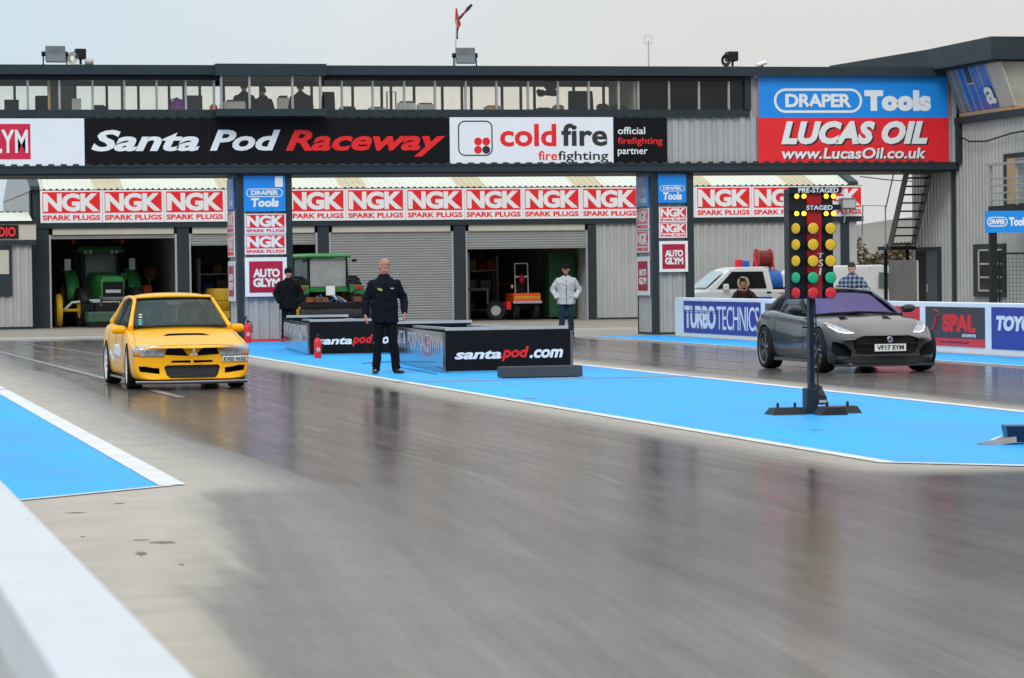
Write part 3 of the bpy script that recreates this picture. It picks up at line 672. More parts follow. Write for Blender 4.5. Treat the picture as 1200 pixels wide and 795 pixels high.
def ring_shape(poly_out, poly_in, y0, y1):
    n = len(poly_out); r = [[(p[0], y1, p[1]) for p in poly_out], [(p[0], y0, p[1]) for p in poly_out], [(p[0], y0, p[1]) for p in poly_in], [(p[0], y1, p[1]) for p in poly_in]]
    return MB().rings(r, caps=False, wrap=True)
def oval_logo(parent, x0, x1, z0, z1, y, word='DRAPER', m='text_white', bold=.03):
    h = z1 - z0; t = h * .10
    ring_shape(rrect(x0, x1, z0, z1, h*.49), rrect(x0 + t, x1 - t, z0 + t, z1 - t, h*.49 - t), y - .004, y).build('logo_outline', m, parent)
    text(word, parent, x0 + .13*(x1-x0), x1 - .12*(x1-x0), z0 + .23*h, z1 - .22*h, y, m, bold=bold, space=.95)
SY = GY - .115
b = Board('advert_board', 'white board with a crimson block at the left end of the gantry', -115, 139, 98.5, 196, SY, 'white')
b.rect(-100, 145.5, 36, 187, mat('bright_crimson', (.62, .02, .06), .35, var=.1), 'colour_block'); b.txt('AUTOGLYM', -92, 152, 33, 180, 'text_white', bold=.022, y=-.008, space=1.05)
MT['bannerblack'] = mat('black_banner', (0.008, 0.008, 0.009), 0.6, var=.15, scale=1, spec=.1)
b = Board('title_banner', 'long black banner with white and red slanted raceway lettering on the gantry', 99.5, 138.5, 526, 194.5, SY, 'bannerblack')
b.txt('Santa', 107, 152.5, 234, 177.5, 'text_white', .28, .032); b.txt('Pod', 246, 152.3, 329, 177, 'text_white', .28, .032); b.txt('Raceway', 335, 152.3, 522, 184, 'text_red', .28, .032)
for px in (244.5, 387): b.rect(px, 139, px + .8, 194, 'plastic', 'panel_joint')
b = Board('advert_board', 'white board with red and black fire lettering and a dotted square logo', 527.5, 137.5, 718.5, 192, SY, 'white')
x0, z0 = b.p(537, 183); x1, z1 = b.p(577, 141.5)
ring_shape(rrect(x0, x1, z0, z1, .17), rrect(x0 + .03, x1 - .03, z0 + .03, z1 - .03, .14), -.004, 0).build('logo_outline', 'text_dark', b.o)
for px, py, mm in ((560.2, 166, 'text_red'), (569.8, 166, 'text_red'), (560.2, 175.8, 'text_red'), (569.8, 175.8, 'text_dark')):
    q = b.p(px, py); MB().cyl((q[0], 0, q[1]), (q[0], -.004, q[1]), .098, n=24).build('logo_dot', mm, b.o)
b.txt('cold', 586, 145.5, 652, 172, 'text_red', bold=.025); b.txt('fire', 658, 145, 712, 171.5, 'text_dark', bold=.025)
b.txt('fire', 631, 177, 653, 188, 'text_red', bold=.012); b.txt('fighting', 654, 177, 713, 191, 'text_dark', bold=.012)
b = Board('advert_board', 'small black board with three lines of partner lettering on the gantry', 719, 138.5, 781.5, 191, SY, 'bannerblack')
b.txt('official', 724, 149, 756, 157.5, 'text_white', bold=.01); b.txt('firefighting', 724, 161, 776.5, 171.5, 'text_red', bold=.012); b.txt('partner', 724, 174, 759, 183.5, 'text_white', bold=.01)
b = Board('advert_board', 'large blue over red board of tool and oil lettering at the right of the gantry', 889, 88, 1111, 191, SY, 'red')
b.rect(889, 88, 1111, 138.3, 'blue', 'blue_half', -.004, 0)
x0, z0 = b.p(907, 132.5); x1, z1 = b.p(1010, 104)
oval_logo(b.o, x0, x1, z0, z1, -.0045, bold=.035)
b.txt('Tools', 1013, 106, 1091, 130.5, 'text_white', bold=.075, y=-.0045, space=1.08)
b.txt('LUCAS OIL', 917.5, 143.5, 1089, 171, 'text_dark', .25, .062, 'lettering_shadow', y=.001, space=1.05); b.txt('LUCAS OIL', 915.5, 142, 1087, 169.3, 'text_white', .25, .058, y=-.0035, space=1.05)
b.txt('www.LucasOil.co.uk', 917.3, 174, 1086.5, 187.3, 'text_dark', .15, .03, 'lettering_shadow', y=.001); b.txt('www.LucasOil.co.uk', 916, 173.2, 1085, 186.3, 'text_white', .15, .025, y=-.0035)

# signs on the gantry legs
LEGY = GY + .10
def leg_stack(k, side, c0, c1, top, yD, yN, yA):
    nm = ['left', 'right'][k]
    b = Board('advert_board', 'blue tool sign at the top of the %s gantry leg' % nm, c0, yD[0], c1, yD[1], LEGY - .03, 'blue')
    w, h = b.w, b.h
    zb_ = .10 * h if k else .12*h
    oval_logo(b.o, -w*.44, w*.44, h*.40, h*.64 if not k else h*.62, -.001, bold=.04)
    text('Tools', b.o, -w*.33, w*.34, zb_, h*.37, -.001, 'text_white', .1, .05)
    if not k: MB().box(w*.25, w*.44, -.03, 0, h*.68, h*.98).build('paper_notice', 'white', b.o)
    for j in (0, 1):
        hN = (yN[1] - yN[0]) / 2
        lab = ['upper', 'lower'][j] + ' red and white spark plug plate on the %s gantry leg' % nm
        bb = Board('spark_plug_sign', lab, c0 + 1, yN[0] + j*hN, c1 + 1, yN[0] + (j+1)*hN - .4, LEGY - .03, 'white', group='spark plug plates on the gantry legs')
        for ch in [o for o in bpy.data.objects if o.parent == bb.o]: bpy.data.objects.remove(ch)
        ngk(bb.o, bb.w, bb.h)
    b = Board('advert_board', 'square white sign with crimson block on the front of the %s gantry leg' % nm, c0 + 1.5, yA[0], c1 + 2, yA[1], LEGY - .035, 'white')
    w, h = b.w, b.h
    MB().box(-w*.40, w*.40, -.006, 0, h*.10, h*.90).build('colour_block', 'maroon', b.o)
    text('AUTO', b.o, -w*.31, w*.33, h*.49, h*.71, -.007, 'text_white', 0, .05, space=.9); text('GLYM', b.o, -w*.31, w*.33, h*.24, h*.47, -.007, 'text_white', 0, .05, space=.9)
leg_stack(0, 0, 286, 334, 204, (206, 248), (250.5, 299), (301.5, 348))
leg_stack(1, 0, 771.5, 804, 204, (204.5, 238), (242.5, 279.5), (282.5, 319))
for k, X in enumerate((10.13, 20.5)):
    nm = ['left', 'right'][k]
    zs = [(3.2, 3.95), (2.62, 3.15), (2.05, 2.60), (.98, 1.95)]
    kinds = 'DNNA'
    for (z0, z1), kd in zip(zs, kinds):
        j = 'upper' if z0 == 2.62 else 'lower'
        lab = {'D': 'faded blue tool sign on the side of the %s gantry leg', 'N': j + ' faded spark plug plate on the side of the %s gantry leg', 'A': 'narrow white sign with crimson block on the side of the %s gantry leg'}[kd] % nm
        o = thing('advert_board' if kd != 'N' else 'spark_plug_sign', lab, 'sign', (X - .04, GY + .93, z0), R(-90))
        w, h = 1.1, z1 - z0
        if kd == 'N': ngk(o, w, h)
        else:
            MB().box(-w/2, w/2, 0, .03, 0, h).build('board', 'blue' if kd == 'D' else 'white', o)
            if kd == 'D': oval_logo(o, -.46, .46, h*.40, h*.64, -.001); text('Tools', o, -.36, .38, h*.12, h*.36, -.001, 'text_white', .1, .05)
            else:
                MB().box(-.45, .45, -.006, 0, h*.12, h*.88).build('colour_block', 'maroon', o)
                text('AUTO', o, -.34, .34, h*.50, h*.68, -.007, 'text_white', 0, .05); text('GLYM', o, -.34, .34, h*.28, h*.47, -.007, 'text_white', 0, .05)

# advertising boards along the right barrier wall (they face the lane)
def wall_board(label, ya, yb, z0, z1, m, name='advert_board'):
    o = thing(name, label, 'sign', (20.588, (ya + yb)/2, z0), R(-90)); w = abs(ya - yb)
    MB().box(-w/2, w/2, 0, .01, 0, z1 - z0).build('board', m, o); return o, w, z1 - z0
o, w, h = wall_board('blue board with wide white turbo lettering on the right barrier', 71.15, 65.05, .10, .86, 'navy')
text('TURBO', o, -w*.485, -w*.06, h*.14, h*.86, -.001, 'text_white', 0, .045, space=.9); text('TECHNICS', o, -w*.045, w*.485, h*.14, h*.86, -.001, 'text_white', 0, .0, space=.95)
for z in (.63, .69): MB().box(-w*.485, -w*.06, -.009, -.0055, h*z, h*(z + .022)).build('letter_stripe', 'navy', o)
o, w, h = wall_board('dark grey board hidden mostly by the grey sports car', 64.7, 59.0, .16, .84, mat('dark_grey_board', (.10, .095, .095), .4))
text('RACING', o, -w*.4, w*.4, h*.3, h*.7, -.001, 'text_white', .2, .03) if False else None
o, w, h = wall_board('plain red board just left of the black board with red lettering', 58.4, 55.08, .13, .845, 'red')
o, w, h = wall_board('black board with blocky red lettering and a red bottom strip', 54.76, 51.78, .13, .85, mat('charcoal_board', (.045, .043, .043), .4))
MB().box(-w/2, w/2, -.004, 0, 0, h*.2).build('red_strip', 'red', o)
text('SPAL', o, -w*.20, w*.36, h*.36, h*.82, -.001, 'text_red', 0, .06); text('AUTOMOTIVE', o, w*.13, w*.36, h*.24, h*.32, -.001, 'text_white', 0, .02)
text('www.spalautomotive.co.uk', o, -w*.25, w*.25, h*.06, h*.14, -.0045, 'text_dark', 0, .0)
MB().tube([(-w*.40, -.004, h*.42), (-w*.34, -.004, h*.45), (-w*.315, -.004, h*.60), (-w*.30, -.004, h*.75), (-w*.25, -.004, h*.80)], [.01, .02, .026, .018, .008], 8).build('swoosh', 'text_red', o)
MB().tube([(-w*.27, -.004, h*.86), (-w*.30, -.004, h*.91), (-w*.35, -.004, h*.92)], .012, 8).build('swoosh', 'text_red', o)
o, w, h = wall_board('blue board with bold slanted white tyre lettering at the right edge', 51.45, 46.2, .12, .865, 'navy')
text('TOYO', o, -w*.455, -w*.14, h*.44, h*.80, -.001, 'text_white', .18, .06)

# blue tool sign on a black post beyond the right wall
q0 = W(1155, 273, 61.0); q1 = W(1212, 247, 61.0)
o = thing('post_sign', 'blue tool sign on a single black post by the control tower', 'sign', ((q0.x + q1.x)/2, 61.0, 0)); w = q1.x - q0.x; h = q1.z - q0.z
MB().box(-w/2, w/2, 0, .04, q0.z, q1.z).build('board', 'blue', o)
oval_logo(o, -w*.47, -w*.05, q0.z + h*.28, q0.z + h*.72, -.001, bold=.04); text('Tools', o, -w*.02, w*.36, q0.z + h*.30, q0.z + h*.70, -.001, 'text_white', 0, .05)
px_ = W(1164.5, 300, 61.06).x - o.location.x
MB().box(px_ - .075, px_ + .075, .045, .16, 0, q1.z - .02).build('post', 'blackmetal', o)
# ------------------------------------------------------------------ people
MT.update(
    skin=mat('skin', (0.52, 0.27, 0.19), 0.55, var=.1, scale=12), skin_red=mat('flushed_skin', (0.50, 0.21, 0.15), 0.55, var=.1, scale=12),
    navycloth=mat('navy_jacket', (0.0065, 0.008, 0.014), 0.75, var=.2, scale=6, bump=.3, bscale=60, spec=.08), blackcloth=mat('black_cloth', (0.008, 0.008, 0.009), 0.8, var=.25, scale=6, bump=.3, bscale=60, spec=.06),
    palecloth=mat('pale_grey_jacket', (0.46, 0.46, 0.47), 0.75, var=.12, scale=6, bump=.3, bscale=50), denim=mat('blue_denim', (0.016, 0.03, 0.065), 0.8, var=.25, scale=8, spec=.1),
    maroonwool=mat('dark_maroon_wool', (0.035, 0.012, 0.014), 0.85, var=.25, scale=8), redcloth=mat('red_cloth', (0.38, 0.015, 0.015), 0.8),
    fur=mat('sandy_fur', (0.42, 0.29, 0.16), 0.9, var=.4, scale=25, bump=.8, bscale=80), hair_grey=mat('short_grey_hair', (0.38, 0.21, 0.15), 0.8, var=.3, scale=40),
    hair_dark=mat('dark_hair', (0.02, 0.014, 0.01), 0.6, var=.3, scale=30), shoe=mat('dark_leather', (0.012, 0.010, 0.009), 0.45), eye=mat('eye', (0.02, 0.015, 0.012), 0.2),
    lips=mat('lips', (0.36, 0.13, 0.11), .5), greyvest=mat('dark_vest', (0.03, 0.03, 0.035), .8))
def check_mat():
    m = mat('blue_check_shirt', (0.03, 0.05, 0.10), 0.8); t = m.node_tree; b = t.nodes['Principled BSDF']; ln = t.links.new
    tcn = t.nodes.new('ShaderNodeTexCoord'); outs = []
    for ax in 'XZ':
        sp = t.nodes.new('ShaderNodeSeparateXYZ'); ln(tcn.outputs['Object'], sp.inputs[0])
        a = t.nodes.new('ShaderNodeMath'); a.operation = 'MULTIPLY'; a.inputs[1].default_value = 10.5; ln(sp.outputs[ax], a.inputs[0])
        f = t.nodes.new('ShaderNodeMath'); f.operation = 'FRACT'; ln(a.outputs[0], f.inputs[0])
        g = t.nodes.new('ShaderNodeValToRGB'); g.color_ramp.interpolation = 'CONSTANT'; e = g.color_ramp.elements
        e[0].position = 0; e[0].color = (.012, .02, .045, 1); e[1].position = .5; e[1].color = (.16, .22, .30, 1); q = e.new(.72); q.color = (.55, .6, .62, 1); q = e.new(.80); q.color = (.10, .15, .24, 1)
        ln(f.outputs[0], g.inputs[0]); outs.append(g.outputs[0])
    mx = t.nodes.new('ShaderNodeMix'); mx.data_type = 'RGBA'; mx.inputs[0].default_value = .5; ln(outs[0], mx.inputs[6]); ln(outs[1], mx.inputs[7])
    ln(mx.outputs[2], b.inputs['Base Color']); return m
MT['check'] = check_mat()

def fuse(mb, name, m, parent, voxel=.009, it=4, fac=.5, folds=0.0):
    o = mb.build(name, m, None)
    r = o.modifiers.new('remesh', 'REMESH'); r.mode = 'VOXEL'; r.voxel_size = voxel; r.use_smooth_shade = True
    s_ = o.modifiers.new('smooth', 'SMOOTH'); s_.factor = fac; s_.iterations = it
    bake(o); o.data.materials.clear(); o.data.materials.append(MT[m] if isinstance(m, str) else m)
    o.data.name = name
    if folds > 0:                      # creases of the cloth
        sd_ = Vector((random.uniform(0, 9), random.uniform(0, 9), random.uniform(0, 9))); nn = [v.normal.copy() for v in o.data.vertices]
        for v, n_ in zip(o.data.vertices, nn):
            c = v.co; w = mnoise.noise(Vector((c.x*9 + c.z*4, c.y*9, c.z*13)) + sd_) + .6*mnoise.noise(Vector((c.x*22, c.y*22, c.z*26 + c.x*14)) + sd_)
            v.co = c + n_*(w*folds)
    if parent is not None: o.parent = parent
    return o
def ell_rings(mb, secs, n=20):        # (cx, cy, z, rx, ry)
    mb.rings([[(cx + rx*math.cos(2*PI*k/n), cy + ry*math.sin(2*PI*k/n), z) for k in range(n)] for cx, cy, z, rx, ry in secs]); return mb
def hand(mb, wrist, d, side, curl=.5, out=None):     # palm, four unequal bent fingers, thumb off the side of the palm
    w = Vector(wrist); d = Vector(d).normalized(); f = Vector(out if out else (0, -1, 0)); f = (f - d * f.dot(d)).normalized()   # f: where the thumb points
    n = d.cross(f) * side                                                         # towards the palm
    p = w + d * .085
    for t in (-.028, -.009, .010, .028): mb.limb(w + d*.01 + f*t*.6, p + f*t, .017, .0125, 8)
    for t, l in zip((.030, .010, -.010, -.028), (.072, .080, .074, .058)):
        a = p + f*t; b = a + (d*math.cos(curl*.6) + n*math.sin(curl*.6))*l*.45; c = b + (d*math.cos(curl*1.5) + n*math.sin(curl*1.5))*l*.35; e = c + (d*math.cos(curl*2.3) + n*math.sin(curl*2.3))*l*.28
        mb.limb(a, b, .0100, .0092, 8); mb.limb(b, c, .0092, .0085, 8); mb.limb(c, e, .0085, .0072, 8)
    a = w + d*.03 + f*.026; b = a + (d*.6 + f*.62 + n*.25).normalized()*.045; c = b + (d*.85 + f*.22 + n*.35).normalized()*.034
    mb.limb(a, b, .0135, .011, 8); mb.limb(b, c, .011, .0085, 8)

def person(label, loc, rz, jacket, trousers, shoes='shoe', skin='skin', arms=None, legs=None, head=(0, 0, 0), hem=.84, hat=None, hair=None, hood=None, voxel=.010, group=None, bulk=1.0, h=1.80, lower=True, hands=(True, True), lean=0.0, extra=None, collar=None):
    root = thing('person', label, 'person', loc, rz, group); root.scale = (h/1.8,)*3
    S = {1: Vector((.178, .012, 1.405)), -1: Vector((-.178, .012, 1.405))}
    arms = arms or {}; legs = legs or {}
    A = {s: arms.get(s, (Vector((s*.265, .03, 1.175)), Vector((s*.275, -.06, .925)))) for s in (1, -1)}
    Lg = {s: legs.get(s, (Vector((s*.105, -.015, .51)), Vector((s*.125, .02, .095)), 12*s)) for s in (1, -1)}
    def lv(p):                          # lean of everything above the hips
        p = Vector(p); z = max(0, p.z - .93); return Vector((p.x, p.y - z*math.sin(lean), p.z - z*(1 - math.cos(lean))))
    # body: one continuous skin surface
    b = MB()
    tor = [(0, 0, .86, .150, .100), (0, 0, .95, .165, .110), (0, .005, 1.08, .142, .098), (0, 0, 1.22, .155, .108), (0, -.003, 1.34, .172, .115), (0, .005, 1.43, .165, .100), (0, .012, 1.49, .095, .075), (0, .012, 1.53, .058, .060)]
    ell_rings(b, [(lv((cx, cy, z)).x, lv((cx, cy, z)).y, lv((cx, cy, z)).z, rx, ry) for cx, cy, z, rx, ry in tor])
    HC = lv((0, -.012, 1.665)); HM = Euler(head).to_matrix() * 1.07
    hp = lambda x, y, z: HC + HM @ Vector((x, y, z))
    b.limb(lv((0, .014, 1.47)), hp(0, .012, -.06), .058, .054)
    o_ = b.T; b.T = Matrix.Translation(HC) @ HM.to_4x4()
    b.ball((0, .012, .030), (.074, .094, .092)); b.ball((0, -.018, -.030), (.060, .070, .082)); b.ball((0, -.046, -.078), (.036, .034, .034))
    b.limb((0, -.083, .018), (0, -.102, -.022), .009, .014, 8); b.ball((0, -.094, -.026), (.019, .014, .012), 10, 6)
    b.limb((-.034, -.072, .030), (.034, -.072, .030), .013, .013, 8); b.ball((0, -.080, -.058), (.026, .012, .010), 10, 6)
    for s in (1, -1): b.ball((s*.077, .012, -.005), (.012, .022, .034), 10, 6); b.ball((s*.040, -.058, -.022), (.024, .022, .02), 10, 6)
    b.T = o_
    for s in (1, -1):
        e, w = lv(A[s][0]), lv(A[s][1]); sh = lv(S[s])
        hv = hands[0 if s == -1 else 1]; b.limb(sh, e, .052, .040); b.limb(e, w if hv else e.lerp(w, .7), .041, .028)
        if hands[0 if s == -1 else 1]: hand(b, w, (w - e).normalized() * .75 + Vector((0, -.12, -.65)) if extra is None else (w - e), s, .45)
        if lower:
            k, a, t = Lg[s]; hip = Vector((s*.085, 0, .92))
            b.limb(hip, k, .088, .056); b.limb(k, a, .054, .040)
            dx = Vector((math.sin(R(t)), -math.cos(R(t)), 0)); b.limb(a + Vector((0, 0, -.04)) - dx*.03, a + dx*.13 + Vector((0, 0, -.062)), .038, .028)
    body = fuse(b, 'body', skin, root, voxel * .75, 3)
    for s in (1, -1): MB().ball(tuple(hp(s*.031, -.0795, .016)), (.0105, .0075, .006), 10, 6).build('eye', 'eye', body, smooth=60)
    MB().limb(tuple(hp(-.022, -.090, -.056)), tuple(hp(.022, -.090, -.056)), .0045, .0045, 6).build('mouth', 'lips', body, smooth=60)
    # jacket
    j = MB(); q = .032 * bulk
    secs = [(0, 0, hem, .172 + q, .118 + q), (0, 0, hem + .06, .174 + q, .120 + q), (0, .003, 1.08, .162 + q, .112 + q), (0, 0, 1.22, .168 + q, .118 + q), (0, -.003, 1.34, .182 + q, .122 + q), (0, .008, 1.42, .178 + q*.8, .108 + q*.8), (0, .012, 1.475, .128 + q*.6, .088 + q*.6), (0, .014, 1.515, .082 + q*.4, .076 + q*.4), (0, .012, 1.555, .064 + q*.3, .068 + q*.3)]
    ell_rings(j, [(lv((cx, cy, z)).x, lv((cx, cy, z)).y, lv((cx, cy, z)).z, rx, ry) for cx, cy, z, rx, ry in secs], 24)
    for s in (1, -1):
        e, w = lv(A[s][0]), lv(A[s][1]); sh = lv(S[s]); r = 1 + .12*(bulk - 1)
        j.limb(sh, e, .080*r, .066*r, k0=.75); j.limb(e, w, .066*r, .051*r, k1=.3)
        for t, rr in ((.3, .072), (.62, .071), (.85, .070)): j.ball(sh.lerp(e, t) + Vector((s*.004, .004*math.sin(t*20), 0)), (rr*r, rr*r, .035), 12, 8)     # folds
        for t, rr in ((.2, .067), (.5, .063), (.8, .057)): j.ball(e.lerp(w, t) + Vector((0, -.004, 0)), (rr*r, rr*r, .03), 12, 8)
    jk = fuse(j, 'jacket', jacket, root, voxel, 3, .4, .013)
    if collar:
        c = MB(); ell_rings(c, [(lv((0, .006, z)).x, lv((0, .006, z)).y, lv((0, .006, z)).z, rx, ry) for z, rx, ry in ((1.47, .118, .10), (1.51, .096, .096), (1.552, .086, .090), (1.56, .074, .078))]); c.build('collar', collar, jk, smooth=60)
    MB().limb(lv((0, -.155 - .5*q + .02, 1.42)), lv((0, -.150 - q, hem + .04)), .006, .006, 6).build('zip', 'blackcloth', jk)
    if lower:
        t_ = MB(); t_.ball((0, 0, .90), (.165, .118, .10))
        for s in (1, -1):
            k, a, _ = Lg[s]; hip = Vector((s*.085, 0, .90)); t_.limb(hip, k, .100, .074); t_.limb(k, a + Vector((0, 0, -.055)), .074, .064, k1=.15)
            t_.ball(a + Vector((0, -.005, .03)), (.069, .072, .03), 12, 8); t_.ball(k + Vector((0, 0, -.05)), (.077, .078, .03), 12, 8)
        fuse(t_, 'trousers', trousers, root, voxel, 3, .4, .011)
        for s in (1, -1):
            k, a, t = Lg[s]; dx = Vector((math.sin(R(t)), -math.cos(R(t)), 0)); f = MB(); zf = a.z - .095
            for fw, rx, hh in ((-.05, .040, .085), (.0, .046, .095), (.06, .047, .075), (.12, .049, .055), (.165, .042, .045), (.19, .028, .034)):
                c = Vector((a.x, a.y, 0)) + dx*fw; rt = Vector((-dx.y, dx.x, 0))
                f.v += []; 
                ring = [c + rt*rx*math.cos(2*PI*i/14) + Vector((0, 0, zf + .002 + hh*(.5 + .5*math.sin(2*PI*i/14)))) for i in range(14)]
                f._r = getattr(f, '_r', []) + [ring]
            f.rings(f._r); f.build('shoe', shoes, root, smooth=70)
    if hair:
        hm = MB(); hm.T = Matrix.Translation(HC) @ HM.to_4x4(); rs = []
        for i in range(9):
            t = R(8 + 82 * i / 8 * 1.0); n = 20
            rs.append([(0.0 + .081*math.sin(t)*math.cos(2*PI*k/n), .014 + .101*math.sin(t)*math.sin(2*PI*k/n), .034 + .097*math.cos(t) - (.058*max(0, math.sin(2*PI*k/n)) if i > 6 else 0) + (.035*max(0, -math.sin(2*PI*k/n)) if i > 6 else 0)) for k in range(n)])
        hm.rings(rs, caps=True); hm.build('hair', hair, root, smooth=60)
    if hat:
        kind, m_ = hat; hm = MB(); hm.T = Matrix.Translation(HC) @ HM.to_4x4(); n = 20
        zz = [(.128, .02), (.124, .05), (.108, .072), (.07, .087), (.035, .089), (.012, .088)] if kind == 'beanie' else [(.118, .02), (.114, .055), (.095, .078), (.062, .086), (.035, .086)]
        hm.rings([[(rx*math.cos(2*PI*k/n), .014 + rx*1.17*math.sin(2*PI*k/n), z) for k in range(n)] for z, rx in zz])
        if kind == 'cap':
            hm.rings([[(x*.9, -.075 - .02*math.cos(x*18), .052), (x, -.165 + abs(x)*.55, .040), (x, -.165 + abs(x)*.55, .034), (x*.9, -.075, .044)] for x in (-.07, -.045, -.015, .015, .045, .07)])
        hm.build('hat', m_, root, smooth=60)
    if hood:
        hm = MB(); hm.T = Matrix.Translation(HC) @ HM.to_4x4()
        for k in range(26):
            a = R(-60 + 300*k/25); rr = random.uniform(.03, .042); hm.ball((.122*math.cos(a), -.03 + random.uniform(-.012, .012), .018 + .135*math.sin(a)), rr, 8, 6)
        hd = fuse(hm, 'hood_trim', hood, root, .012, 1)
        hs = MB(); hs.T = Matrix.Translation(HC) @ HM.to_4x4(); hs.rings([[(.118*math.cos(R(-60 + 300*k/15))*c_, y, .02 + .128*math.sin(R(-60 + 300*k/15))*c_) for k in range(16)] for y, c_ in ((-.03, 1), (.04, 1.02), (.09, .9), (.125, .5))], caps=False, closed=False); hs.build('hood', jacket, root, smooth=70)
    return root

V3 = Vector
g = G(452, 438.5)
pm = person('tall balding man in navy jacket and black trousers standing on the blue paving', (g.x, g.y, .008), R(-4), 'navycloth', 'blackcloth', skin='skin_red', hair='hair_grey', head=(R(19), R(4), R(28)),
    arms={-1: (V3((-.295, .05, 1.16)), V3((-.315, -.06, .93))), 1: (V3((.305, .06, 1.17)), V3((.30, -.10, .955)))}, legs={-1: (V3((-.115, -.01, .51)), V3((-.15, .02, .095)), -14), 1: (V3((.125, -.02, .51)), V3((.17, 0, .095)), 24)}, collar='navycloth', voxel=.009, h=1.82, bulk=1.3, hem=.80)
MB().cbox((-.09, -.152, 1.32), (.075, .012, .03), (R(0), R(20), 0)).build('badge', mat('yellow_badge', (.45, .42, .05), .6), pm)
MB().cbox((.10, -.152, 1.335), (.055, .012, .016)).build('badge', 'palecloth', pm)
cb = MB().tube([(-.335, -.09, .85), (-.34, -.10, .72), (-.335, -.09, .58), (-.325, -.095, .46), (-.30, -.10, .40), (-.29, -.11, .35)], .006, 6).build('remote_cable', 'plastic', None)
cb.location = (g.x, g.y, .008); tag(cb, 'thin dark cable hanging from the hand of the man in navy', 'cable')
g = G(339, 401)
person('man in black beanie and black coat with hands in pockets beside the left gantry leg', (g.x, g.y, .008), R(-6), 'blackcloth', 'blackcloth', hat=('beanie', 'blackcloth'), skin='skin_red', head=(R(4), 0, R(8)), collar='blackcloth', bulk=1.9, hem=.80,
    arms={-1: (V3((-.31, .06, 1.17)), V3((-.235, -.11, .96))), 1: (V3((.31, .06, 1.17)), V3((.235, -.11, .96)))}, hands=(False, False), h=1.76)
g = G(664, 397)
person('man in pale grey jacket, black cap and jeans standing before the open bay', (g.x, g.y, .004), R(-12), 'palecloth', 'denim', hat=('cap', 'blackcloth'), skin='skin_red', head=(R(2), 0, R(-4)), collar='blackcloth', bulk=1.5, hem=.83,
    arms={-1: (V3((-.325, .06, 1.18)), V3((-.22, -.12, .98))), 1: (V3((.325, .06, 1.18)), V3((.22, -.12, .98)))}, hands=(False, False), h=1.77, shoes=mat('brown_boot', (.09, .05, .03), .6))
g = W(1012, 340, 59.2)
person('young man in blue checked shirt looking down behind the right barrier wall', (21.12, 60.4, 0), R(-28), 'check', 'denim', hair='hair_dark', head=(R(22), 0, R(-12)), collar='check', bulk=1.2, lean=.10,
    arms={-1: (V3((-.33, -.05, 1.20)), V3((-.27, -.30, 1.06))), 1: (V3((.33, -.05, 1.20)), V3((.27, -.30, 1.06)))}, h=1.72)
pg = person('photographer in dark coat with sandy fur hood crouching at the right barrier wall', (21.25, 68.4, -.18), R(-24), 'maroonwool', 'blackcloth', hood='fur', hair=None, head=(R(6), 0, 0), bulk=1.4, collar='blackcloth', h=1.56,
    arms={-1: (V3((-.30, -.16, 1.18)), V3((-.10, -.26, 1.50))), 1: (V3((.38, -.10, 1.22)), V3((.12, -.26, 1.50)))}, legs={s: (V3((s*.12, -.18, .56)), V3((s*.12, .10, .21)), 10*s) for s in (1, -1)})
ph = thing('camera', 'black camera held up to the face of the photographer in the fur hood', 'camera', (21.25, 68.4, 1.24), R(-24))
MB().box(-.065, .065, -.245, -.165, .07, .165).build('camera_body', 'plastic', ph, bevel=.008)
MB().cyl((0, -.245, .115), (0, -.33, .115), .036, .042, 16).build('lens', 'plastic', ph, smooth=40)
# crew in the gantry cabin, behind the glass
for px, lab, hh, yy, hm in ((286, 'larger dark figure in the gantry cabin bay, left of the pair', 1.74, .75, 0), (308, 'smaller dark figure in the gantry cabin bay, right of the pair', 1.58, .7, 8), (352, 'dark figure with headset standing alone at the right of the cabin bay', 1.72, .5, -10)):
    x = W(px, 110, GY + yy).x
    r_ = person(lab, (x, GY + yy, 4.56 if hh > 1.6 else 4.60), R(180 + hm), 'blackcloth', 'blackcloth', hair='hair_dark', bulk=1.6, voxel=.016, h=hh, hands=(False, False), lower=False)
    if px == 352: MB().box(-.09, -.06, -.03, .04, 1.62, 1.70).build('headset', 'plastic', r_)
